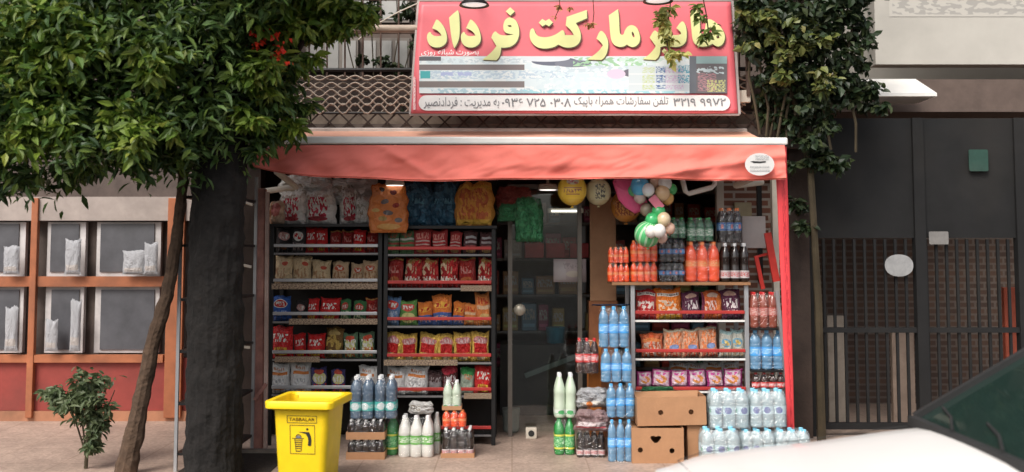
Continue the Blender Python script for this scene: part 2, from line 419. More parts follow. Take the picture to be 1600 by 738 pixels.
# grey shop wall left part behind racks
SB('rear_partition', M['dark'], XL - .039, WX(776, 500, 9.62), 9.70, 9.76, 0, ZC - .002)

# balcony grille ------------------------------------------------
rail = empty('balcony_grille', (0, 9.36, 0), 'rusty wavy lattice balcony grille behind and beneath the red shop sign', 'grille')
rust = pm('rusty_bars', (.12, .075, .058), .7, .2, var=.3, scale=8)
palerust = pm('pale_painted_bars', (.42, .34, .28), .65, .1, var=.25, scale=8)
g = MB(); Yg = 9.36
def gp(px, py, off=0): q = W(px, py, Yg + off); return (q.x, q.y - Yg, q.z)
for row in range(5):
    yy = 122 + row * 12
    for ph in (0, 1):
        pts = []
        for px in range(440, 1170, 5):
            a = (px - 490) / 37.0 * 2 * math.pi / 1 + ph * math.pi
            pts.append(gp(px, yy + 8 * math.sin(a) * (.45 + row * .14), -.012 + .02 * ph))
        g.tube(pts, .0075, 4, cap=False)
g.obj('wavy_lattice', palerust, rail)
g = MB()
for px in range(440, 1180, 30):
    g.bar(gp(px, 176), gp(px + 30, 206), .015, .008); g.bar(gp(px + 30, 176, .012), gp(px, 206, .012), .015, .008)
g.obj('diamond_lattice', pm('dark_rusty_bars', (.045, .028, .022), .75, var=.3), rail)
g = MB()
g.tube([gp(430, 177), gp(1175, 177)], .012, 6); g.tube([gp(430, 110), gp(1175, 108)], .02, 6)
g.obj('rail_bar', M['blackmetal'], rail)
g = MB()
for px in range(455, 1180, 28): g.tube([gp(px, -70), gp(px, 120)], .009, 6)
for py in (0, 52, -40): g.tube([gp(440, py, .02), gp(1175, py, .02)], .008, 6)
g.obj('upright_bars', rust, rail)
g = MB(); g.tube([W(420, 46, 9.22), W(660, 45, 9.22), W(1170, 50, 9.22)], .035, 10)
tag(g.obj('pipe', pm('beige_pipe', (.42, .33, .26), .6, var=.25, dirt=.5), smooth=True), 'thick beige pipe running across the balcony bars left of the sign', 'pipe')
g = MB(); g.tube([W(655, 4, 9.1), W(620, 20, 9.12), W(585, 40, 9.15), W(560, 62, 9.2)], .006, 5)
tag(g.obj('cable', M['cream']), 'thin pale cable slung from the sign corner to the bars', 'cable')
# things on the balcony: old sacks / boxes seen as pale lumps under the lattice
for i, (px, py, wpx, h) in enumerate(((500, 160, 44, 30), (560, 163, 36, 26), (620, 160, 40, 28))):
    c = W(px, py + 14, 9.75); wd = wpx / 166
    me = gridmesh('flower_pot', 1, 1, lambda u, v: (0, 0, 0))
    g = MB(); g.lathe([(wd * .32, 0), (wd * .42, .12), (wd * .46, .16), (wd * .46, .19), (wd * .4, .19), (wd * .36, .14)], 14)
    o = g.obj('flower_pot', pm('pot_clay', (.30, .24, .20), .8, var=.3), None, (c.x, c.y, ZC + .101), smooth=True)
    tag(o, 'dull clay pot behind the lattice, %s from the tree side' % ORD[i], 'flower pot', 'pots on the balcony')

# ================================================================== SIGN
sign = empty('shop_sign', W(900, 177, 9.05), 'big pinkish red banner sign with yellow Persian shop name above the awning', 'sign')
SO = sign.location.copy()
def sgn(px, py, off=0.0):
    """photo pixel on the banner plane (leans back slightly)"""
    Y = 9.05 + (177 - py) * .0009 - off
    q = W(px, py, Y); return q - SO
def sgm(u, v):     # u across, v up : the banner is a trapezium in the photo
    xl = 642 + (655 - 642) * v; xr = 1153 + (1142 - 1153) * v
    px = xl + (xr - xl) * u; py = 177 + (3 - 177) * v
    wr = .012 * math.sin(u * 17 + v * 4) * (.3 + abs(v - .5)) + .012 * math.exp(-((u - .02) ** 2 + (v - .9) ** 2) * 90)
    return sgn(px, py, -.010 + wr * .5)
def bann(px, py, off=.006):
    return sgn(px, py, off)
red = pm('banner_red', (.72, .14, .165), .4, var=.07, scale=2.2, bump=.12, bscale=3.5)
me = gridmesh('banner', 60, 24, sgm); o = link('banner', me, red, sign)
sm = o.modifiers.new('s', 'SOLIDIFY'); sm.thickness = .012; sm.offset = 1 if False else -1
g = MB()
for a, b in (((653, 1), (1143, 1)), ((640, 179), (1155, 179)), ((641, 179), (654, 2)), ((1155, 179), (1144, 2))):
    A = sgn(*a, -.04); B = sgn(*b, -.04); g.bar(A, B, .022, .03)
g.obj('sign_frame', pm('frame_steel', (.35, .3, .28), .5, .3), sign)
def printed(name, px0, px1, py0, py1, mat, off=.004, nx=24, ny=6):
    me = gridmesh(name, nx, ny, lambda u, v: sgn(px0 + (px1 - px0) * u, py1 + (py0 - py1) * v, off)); return link(name, me, mat, sign)
ph = art('printed_shelf_photo', (.66, .70, .70), [
    ('squig', .5, .5, .5, .5, (.58, .66, .68), .5), ('squig', .25, .5, .25, .11, (.42, .52, .60), 1.6), ('squig', .2, .88, .2, .06, (.48, .55, .58), 1.5), ('squig', .58, .3, .2, .25, (.54, .63, .66), .9), ('squig', .60, .66, .16, .1, (.48, .56, .60), 1.0),
    ('rect', .17, .70, .172, .075, (.16, .125, .12)), ('rect', .17, .24, .172, .085, (.17, .14, .13)),
    ('rect', .035, .93, .036, .055, (.08, .08, .09)),
    ('rect', .02, .50, .016, .10, (.05, .35, .36)), ('squig', .12, .52, .05, .05, (.35, .4, .6), .6),
    ('squig', .6, .05, .3, .05, (.3, .55, .6)), ('squig', .2, .06, .16, .07, (.35, .5, .55)),
    ('ell', .44, .86, .075, .12, (.10, .11, .15)), ('ell', .50, .80, .06, .10, (.15, .16, .2)),
    ('ell', .41, .94, .08, .09, (.60, .63, .66)),
    ('squig', .62, .85, .12, .12, (.30, .50, .30)), ('squig', .75, .9, .1, .08, (.5, .62, .55)),
    ('ell', .70, .55, .04, .12, (.12, .11, .14)), ('ell', .64, .52, .03, .13, (.62, .5, .62)),
    ('rect', .78, .4, .10, .34, (.52, .58, .60)), ('speck', .745, .4, .02, .3, (.45, .52, .25), 3), ('speck', .785, .42, .016, .3, (.08, .14, .30), 3), ('squig', .83, .4, .03, .3, (.50, .38, .52), 3), ('squig', .86, .5, .02, .25, (.08, .3, .4), 3), ('rect', .78, .52, .10, .02, (.6, .63, .64)), ('rect', .78, .25, .10, .02, (.6, .63, .64)),
    ('rect', .89, .5, .012, .5, (.12, .13, .15)), ('rect', .955, .42, .055, .42, (.13, .115, .12)), ('rect', .955, .9, .055, .10, (.25, .36, .36)),
    ('squig', .945, .62, .045, .10, (.5, .58, .6)), ('speck', .935, .3, .03, .24, (.4, .2, .22), 3), ('squig', .965, .2, .03, .16, (.5, .5, .2), 3),
], rough=.4, bump=0, sx=2.6, nscale=1.5)
printed('printed_photo', 655, 1136, 88, 146, ph, .0065, 40, 8)
# white number bar with round ends
def rrect(px0, px1, py0, py1, n=8):
    r = (py1 - py0) / 2; c = (py0 + py1) / 2; pts = []
    for k in range(n + 1): a = math.pi / 2 + math.pi * k / n; pts.append((px0 + r + r * math.cos(a), c - r * math.sin(a)))
    for k in range(n + 1): a = -math.pi / 2 + math.pi * k / n; pts.append((px1 - r + r * math.cos(a), c - r * math.sin(a)))
    return pts
def flat_on(name, outlines, mat, fn, parent, off, thick=.002):
    me = plate_mesh(name, [[(x, y) for x, y in ol] for ol in outlines], .0)
    for v in me.vertices:
        p = fn(v.co.x, v.co.z, off); v.co = (p.x, p.y, p.z)
    return link(name, me, mat, parent)
flat_on('number_bar', [rrect(654, 1141, 149, 173)], pm('bar_white', (.72, .70, .68), .4, var=.04), sgn, sign, .0068)
# title, traced letter by letter (three enlarged views of the photo, 7.38 px per px)
dal = [(205, 222), (250, 262), (292, 320), (318, 400), (322, 465), (300, 512), (250, 545), (190, 552), (130, 532), (97, 485), (86, 430), (98, 385), (128, 364), (145, 402), (190, 422), (258, 412, 1), (232, 370), (190, 342), (148, 327, 1), (170, 282), (190, 238)]
LET = [
 (655, [dal]), (655, [[(p[0] + 391,) + p[1:] for p in dal]]),
 (655, [[(444, 118, 1), (460, 150), (468, 300), (466, 420), (442, 500), (405, 558, 1), (383, 500), (366, 400), (354, 300), (343, 205, 1), (390, 160)]]),
 (655, [[(1050, 200), (1112, 228), (1146, 300), (1157, 390), (1130, 482), (1070, 537), (990, 553), (945, 550, 1), (940, 612), (920, 665), (890, 697, 1), (725, 690, 1), (800, 635), (860, 575), (890, 533, 1), (860, 480), (831, 435, 1), (850, 385), (880, 357), (905, 388), (950, 410), (1030, 410), (1092, 397, 1), (1010, 388), (975, 360), (966, 300), (985, 235), (1020, 206)],
        [(1012, 298), (1045, 286), (1072, 305), (1045, 316)]]),
 (655, [[(1050, 86, 1), (1102, 133, 1), (1050, 182, 1), (998, 131, 1)]]),
 (815, [[(752, 116, 1), (755, 212, 1), (625, 268, 1), (667, 330), (687, 410), (677, 480), (632, 532), (560, 553), (480, 546), (425, 515, 1), (370, 547), (270, 566), (170, 547), (108, 482), (90, 420), (98, 350), (125, 323), (147, 345), (162, 395), (200, 425), (280, 434), (360, 415), (420, 383), (470, 343), (493, 365), (500, 407, 1), (602, 407, 1), (572, 350), (508, 295, 1), (520, 196, 1)]]),
 (815, [[(238, 220, 1), (277, 243, 1), (318, 218, 1), (360, 262, 1), (315, 305, 1), (277, 283, 1), (240, 305, 1), (198, 262, 1)]]),
 (815, [[(915, 348), (962, 390), (992, 450), (1002, 525), (986, 612), (955, 668), (920, 694, 1), (755, 688, 1), (830, 640), (900, 580), (937, 525, 1), (905, 480), (863, 447, 1), (885, 390)]]),
 (815, [[(1112, 106, 1), (1124, 200), (1128, 350), (1137, 400), (1175, 406), (1190, 350), (1230, 298), (1282, 288), (1332, 320), (1361, 390), (1370, 460), (1342, 520), (1290, 547), (1245, 537), (1215, 515, 1), (1170, 542), (1110, 542), (1055, 512), (1028, 450), (1018, 350), (1005, 178, 1)],
        [(1272, 362), (1292, 378), (1306, 432), (1290, 434), (1268, 398)]]),
 (950, [[(855, 240), (887, 272), (906, 330), (910, 420), (896, 492), (852, 532), (780, 547), (720, 537), (650, 530), (605, 545, 1), (600, 612), (580, 667), (545, 694, 1), (398, 685, 1), (470, 635), (530, 570), (550, 532, 1), (512, 480), (481, 435, 1), (508, 385), (540, 346), (572, 375), (620, 404), (720, 406), (810, 406), (843, 395), (836, 368), (788, 325, 1), (818, 280)]]),
 (950, [[(650, 560, 1), (682, 592, 1), (650, 624, 1), (618, 592, 1)]]), (950, [[(724, 560, 1), (756, 592, 1), (724, 624, 1), (692, 592, 1)]]), (950, [[(687, 600, 1), (719, 632, 1), (687, 664, 1), (655, 632, 1)]]),
 (950, [[(1048, 104, 1), (1058, 200), (1062, 350), (1075, 398), (1108, 402), (1118, 330), (1130, 250), (1165, 213), (1232, 250), (1302, 312), (1347, 390), (1350, 450), (1326, 512), (1280, 540), (1240, 532), (1205, 507, 1), (1150, 533), (1080, 543), (1010, 522), (973, 460), (963, 350), (946, 158, 1)],
        [(1250, 402), (1292, 432), (1270, 447), (1250, 442)], [(1150, 310), (1200, 330), (1190, 392), (1135, 385)]]),
]
ttl = pm('title_yellow', (.68, .68, .30), .5, var=.08, scale=2)
shd = pm('title_shadow_print', (.10, .07, .035), .5)
for k, (ox, ols) in enumerate(LET):
    sm_ = [[(ox + x / 7.38, y / 7.38) for x, y in smooth_outline(ol)] for ol in ols]
    flat_on('title_letter', sm_, ttl, sgn, sign, .013)
    flat_on('letter_shadow', [[(x + 1.4, y + 1.5) for x, y in ol] for ol in sm_], shd, sgn, sign, .0105)
sf = lambda a, b: sgn(a, b, .009)
put_text('۳۲۱۹ ۹۹۷۲', M['greyink'], sign, sf, 1052, 1134, 153, 166, .012)
put_text(shape_fa('تلفن سفارشات همراه باپیک'), M['greyink'], sign, sf, 897, 1044, 151, 168, .0)
put_text('۰۹۳۶ ۷۲۵ ۰۳۰۸', M['greyink'], sign, sf, 784, 892, 153, 167, .012)
put_text(shape_fa('به مدیریت : فردادنصیر'), M['greyink'], sign, sf, 662, 780, 152, 170, .0)
put_text(shape_fa('بصورت شبانه روزی'), M['whiteink'], sign, sf, 658, 748, 77, 88, .01)
me = gridmesh('side_note', 2, 12, lambda u, v: sgn(645.3 + 4 * u, 172 - 52 * v, .009)); link('side_note', me, art('side_note_print', (.74, .17, .19), [('squig', .5, .5, .5, .5, (.8, .72, .7))], bump=0, rough=.4, sx=.2, nscale=2.4), sign)
# sign lamps
def dish(px, py, lab, sc=1):
    c = W(px, py, 8.75)
    t = empty('sign_lamp', c, lab, 'lamp', 'lamps over the sign')
    g = MB(); g.lathe([(.045, .09), (.06, .07), (.125, .012), (.13, 0), (.12, 0), (.05, .05)], 20); g.obj('lamp_shade', M['blackmetal'], t, smooth=True)
    g = MB(); g.lathe([(.0, .006), (.06, .004), (.11, .012)], 18); g.obj('diffuser', pm('lamp_diffuser', (.8, .8, .8), .4, emit=.5), t, smooth=True)
    g = MB(); g.tube([(0, 0, .08), (0, .02, .16), (0, .25, .2), (0, .4, .18)], .012, 6); g.obj('arm', M['blackmetal'], t, smooth=True)
dish(741, 9, 'round black sign lamp with white underside above the yellow letters near the sign’s left end'.replace('’', ''))
dish(1028, 3, 'round dark sign lamp beside the hanging green creeper')

from mathutils import noise as NZ
# ================================================================== AWNING
aw = empty('awning', (0, 9.3, 0), 'salmon red canvas awning with a hanging valance over the shop front', 'awning')
YA, YB = 8.5, 9.34
def aw_l(px, py, Y): q = W(px, py, Y); return Vector((q.x, q.y - 9.3, q.z))
A0, A1 = aw_l(422, 216, YA), aw_l(1226, 218, YA); B0, B1 = aw_l(424, 207, YB), aw_l(1168, 208, YB)
def top(u, v):
    a = A0.lerp(A1, u); b = B0.lerp(B1, u); p = a.lerp(b, v); p.z -= .05 * math.sin(v * math.pi) * (1 + .2 * math.sin(u * 30)); return p + Vector((0, 0, .012))
link('top_canvas', gridmesh('top_canvas', 60, 8, top), M['awningtop'], aw)
g = MB(); g.bar(A0 + Vector((0, 0, -.018)), A1 + Vector((.02, 0, -.018)), .062, .06); g.obj('front_bar', M['white'], aw, bevel=.014)
g = MB(); g.bar(B0 + Vector((0, .03, .02)), B1 + Vector((0, .03, .02)), .045, .07); g.obj('roller_box', pm('roller_white', (.62, .55, .5), .5, var=.15, dirt=.5), aw, bevel=.01)
g = MB(); g.tube([B0 + Vector((0, .01, -.02)), B1 + Vector((0, .01, -.02))], .022, 8); g.obj('roller_tube', pm('roller_red', (.35, .05, .04), .6), aw)
def val(u, v):
    tl = (386 if False else 404); pxt = 404 + (1227 - 404) * u
    ptop = 229 + (2 if u > .9 else 0); L_ = 384 + 30 * v
    px = 396 + (1226 - 396) * u
    bot = 286 - 3 * u - 20 * math.exp(-u * 16) - 7 * math.exp(-((u - .12) / .08) ** 2) * 0
    bot = 261 + 24 * (1 - math.exp(-u * 9)) - 3 * u + 1.2 * math.sin(u * 23) - 3.2 * math.exp(-((u - .62) / .12) ** 2) * 1.2
    topy = 227 + 16 * math.exp(-u * 45)
    py = bot + (topy - bot) * v
    p = aw_l(px, py, YA - .035)
    wv = .009 * NZ.noise(Vector((px * .02, py * .05, 2))) * 3 + .007 * abs(NZ.noise(Vector((px * .035 + py * .05, py * .06, 7)))) * 3 + .014 * math.sin(u * 42 + 3.5 * math.sin(u * 7) + (1 - v) * 2.2) + .010 * math.sin(u * 83 + v * 5) + .012 * math.sin(u * 19 - v * 3)
    # diagonal swag fold towards the right end
    dd = (py - (279 - (px - 990) * .155)) / 7
    fold = .045 * math.exp(-dd * dd) * max(0, min(1, (px - 960) / 80)) if px > 960 else 0
    dd2 = (py - (238 + (px - 610) * .55)) / 7
    fold2 = .03 * math.exp(-dd2 * dd2) * math.exp(-((px - 650) / 40) ** 2)
    hem = .006 * (1 if v < .06 else 0)
    p.y += -(wv * (1 - v) ** .6) - fold * (1 - v * .4) - fold2 - hem - (1 - v) * .02
    return p
me = gridmesh('valance', 260, 26, val); link('valance', me, M['awning'], aw)
g = MB(); g.tube([Vector(val(k / 130, .035)) + Vector((0, -.004, 0)) for k in range(131)], .0035, 4); g.obj('hem_stitching', pm('hem_thread', (.5, .10, .06), .8), aw)
# round badge on the valance
def vfn(x, z, off=.0):
    p = aw_l(x, z, YA - .035 - .09 - off); return p
n = 28
circ = lambda cx, cy, rx, ry: [(cx + rx * math.cos(2 * math.pi * k / n), cy + ry * math.sin(2 * math.pi * k / n)) for k in range(n)]
flat_on('round_badge', [circ(1187, 257, 23, 17.5)], pm('badge_white', (.66, .64, .62), .5, var=.05), vfn, aw, 0)
flat_on('badge_mark', [[(1172, 252.5), (1176, 252), (1188, 252.4), (1197, 251.8), (1196, 254), (1188, 255), (1178, 254.8)]], M['ink'], vfn, aw, .003)
for k, (x0, x1, y0, y1) in enumerate(((1180, 1201, 243, 250), (1172, 1202, 259.5, 262.5), (1172, 1203, 265, 268))):
    me = gridmesh('badge_mark', 8, 2, lambda u, v: vfn(x0 + (x1 - x0) * u, y1 + (y0 - y1) * v, .003)); link('badge_mark', me, art('badge_marks', (.66, .64, .62), [('squig', .5, .5, .5, .5, (.32, .32, .32))], bump=0, rough=.5, sx=1.5, seed=k), aw)
# folding arms
for k, (pa, pb, pc) in enumerate((((432, 268), (462, 292), (408, 300)), ((1215, 262), (1150, 290), (1190, 285)))):
    g = MB(); a = aw_l(*pa, 8.65); b = aw_l(*pb, 8.95); c = aw_l(*pc, 9.3)
    g.tube([a, b, c], .028, 8); g.obj('folding_arm', M['cream'], aw)

# red printed strip hanging/leaning at the right side
st = empty('printed_side_strip', (0, 8.5, 0), 'bright red strip with faint vertical Persian lettering at the right edge of the awning', 'banner strip')
def stf(u, v):
    py = 690 + (229 - 690) * v; k = (1 - v)
    x0 = 1211 + 20 * k; x1 = 1229 + 13 * k
    p = W(x0 + (x1 - x0) * u, py, 8.52 + .25 * k); p.y -= 8.5; p.y += .004 * math.sin(v * 22); return p
strip_m = art('strip_red', (.82, .07, .08), [('squig', .6, .5, .16, .46, (.50, .03, .04))], rough=.45, bump=.05, sx=.25, nscale=5)
me = gridmesh('strip', 4, 60, stf); o = link('strip', me, strip_m, st); so_ = o.modifiers.new('s', 'SOLIDIFY'); so_.thickness = .01
# left worn post and side rack
lp = empty('worn_post', (0, 9.0, 0), 'worn pinkish wooden post at the left edge of the shop front', 'post')
g = MB(); a = W(404, 690, 8.95); b = W(409, 295, 8.95); a.y -= 9; b.y -= 9
a1 = W(404, 700, 8.95)
g.bar((a.x, a.y, 0), b, .075, .07); g.obj('post', M['pinkwood'], lp, bevel=.006)
g = MB(); a = W(415, 692, 8.9); b = W(418, 300, 8.9); g.bar((a.x, -.1, 0), (b.x, -.1, b.z), .03, .03); g.obj('trim', pm('trim_pink', (.42, .30, .26), .7, var=.3, dirt=.4), lp)
g = MB(); a = W(398, 625, 8.85); b = W(416, 600, 8.85); g.bar((a.x, -.15, a.z), (b.x, -.15, b.z), .03, .02); g.obj('brace', M['pinkwood'], lp)
sr = empty('side_rack', (W(388, 500, 8.7).x, 8.6, 0), 'narrow dark side rack with grey struts left of the worn post', 'rack')
for yy in (-.5, .3):
    for xx in (-.012, -.40): g = MB(); g.box(xx, xx + .024, yy - .012, yy + .012, 0, 2.32); g.obj('upright', M['greymetal'], sr)
for zz in (.12, .5, .9, 1.3, 1.72, 2.1):
    g = MB(); g.box(-.39, 0, -.5, .3, zz, zz + .02); s1 = g.obj('shelf', M['blackmetal'], sr)
for py in (310, 410, 540):
    a = W(382, py - 5, 8.1); b = W(397, py + 6, 8.1); g = MB(); g.bar((.0, -.5, WZ(py, 8.1)), (.10, -.25, WZ(py + 8, 8.1)), .02, .015); g.obj('strut', M['cream'], sr)
for i, (zz, yy) in enumerate(((.14, -.38), (.14, -.05), (.52, -.38), (.52, -.05), (.92, -.35), (.92, 0))):
    g = MB(); g.lathe([(.02, 0), (.10, .01), (.13, .08), (.11, .18), (.05, .24), (.02, .30)], 10)
    o = g.obj('sack', pm('grey_sack', (.10, .09, .09), .5, var=.5), None, (sr.location.x - .16, 8.6 + yy, zz + .008), smooth=True)
    tag(o, 'small dark knotted sack, %s shelf up, %s side of the side rack' % (ORD[i // 2], ['street', 'shop'][i % 2]), 'sack', 'sacks on the side rack')

# ================================================================== BAGS
def bag_mesh(name, seed, t=.62, crimp=.07):
    rr = random.Random(seed); NX, NY = 12, 16; v = []; f = []; uvs = []
    ph = [rr.uniform(0, 6.28) for _ in range(6)]; lean = rr.uniform(-.03, .03); sag = rr.uniform(.8, 1.15)
    def pt(u, w_, s):
        e = (max(0, 1 - (2 * u - 1) ** 4)) ** .6; k = (max(0, 1 - abs(2 * w_ - 1) ** 5)) ** .7
        bel = e * k * (1.12 - .35 * w_) * sag
        wr = .035 * math.sin(u * 14 + ph[0] + 4 * w_) * math.sin(w_ * 11 + ph[1]) + .05 * (rr.random() - .5) * e
        rad = .022 * math.sin(u * 40 + ph[2]) * (abs(2 * w_ - 1) ** 3)
        y = s * (t / 2 * bel + (wr + rad) * k) - (0 if k > 0 else rad)
        x = (u - .5) * (1 - .09 * k + .025 * math.sin(w_ * 9 + ph[3]) + .012 * math.sin(w_ * 23 + ph[4])) + lean * w_
        z = w_ * (1 + .03 * math.sin(u * 7 + ph[4]) + (.025 * rr.uniform(-1, 1) if w_ > .98 else 0))
        return (x, y, z)
    for s in (-1, 1):
        n0 = len(v)
        for j in range(NY + 1):
            for i in range(NX + 1):
                v.append(pt(i / NX, j / NY, s)); uvs.append((i / NX, j / NY))
        for j in range(NY):
            for i in range(NX):
                a = n0 + j * (NX + 1) + i; q = (a, a + 1, a + NX + 2, a + NX + 1); f.append(q if s < 0 else q[::-1])
    me = bpy.data.meshes.new(name); me.from_pydata(v, [], f); l = me.uv_layers.new(name='UVMap')
    for lo in me.loops: l.data[lo.index].uv = uvs[lo.vertex_index]
    me.polygons.foreach_set('use_smooth', [True] * len(me.polygons)); return me
Wh = (.74, .70, .64); Rd = (.56, .018, .018); DR = (.26, .015, .012); Yl = (.7, .42, .04); Or = (.72, .17, .02); Cr = (.60, .44, .26); Bl = (.03, .10, .36); Gr = (.04, .22, .06); Bk = (.02, .015, .015); Gd = (.72, .46, .10); Pk = (.62, .10, .30)
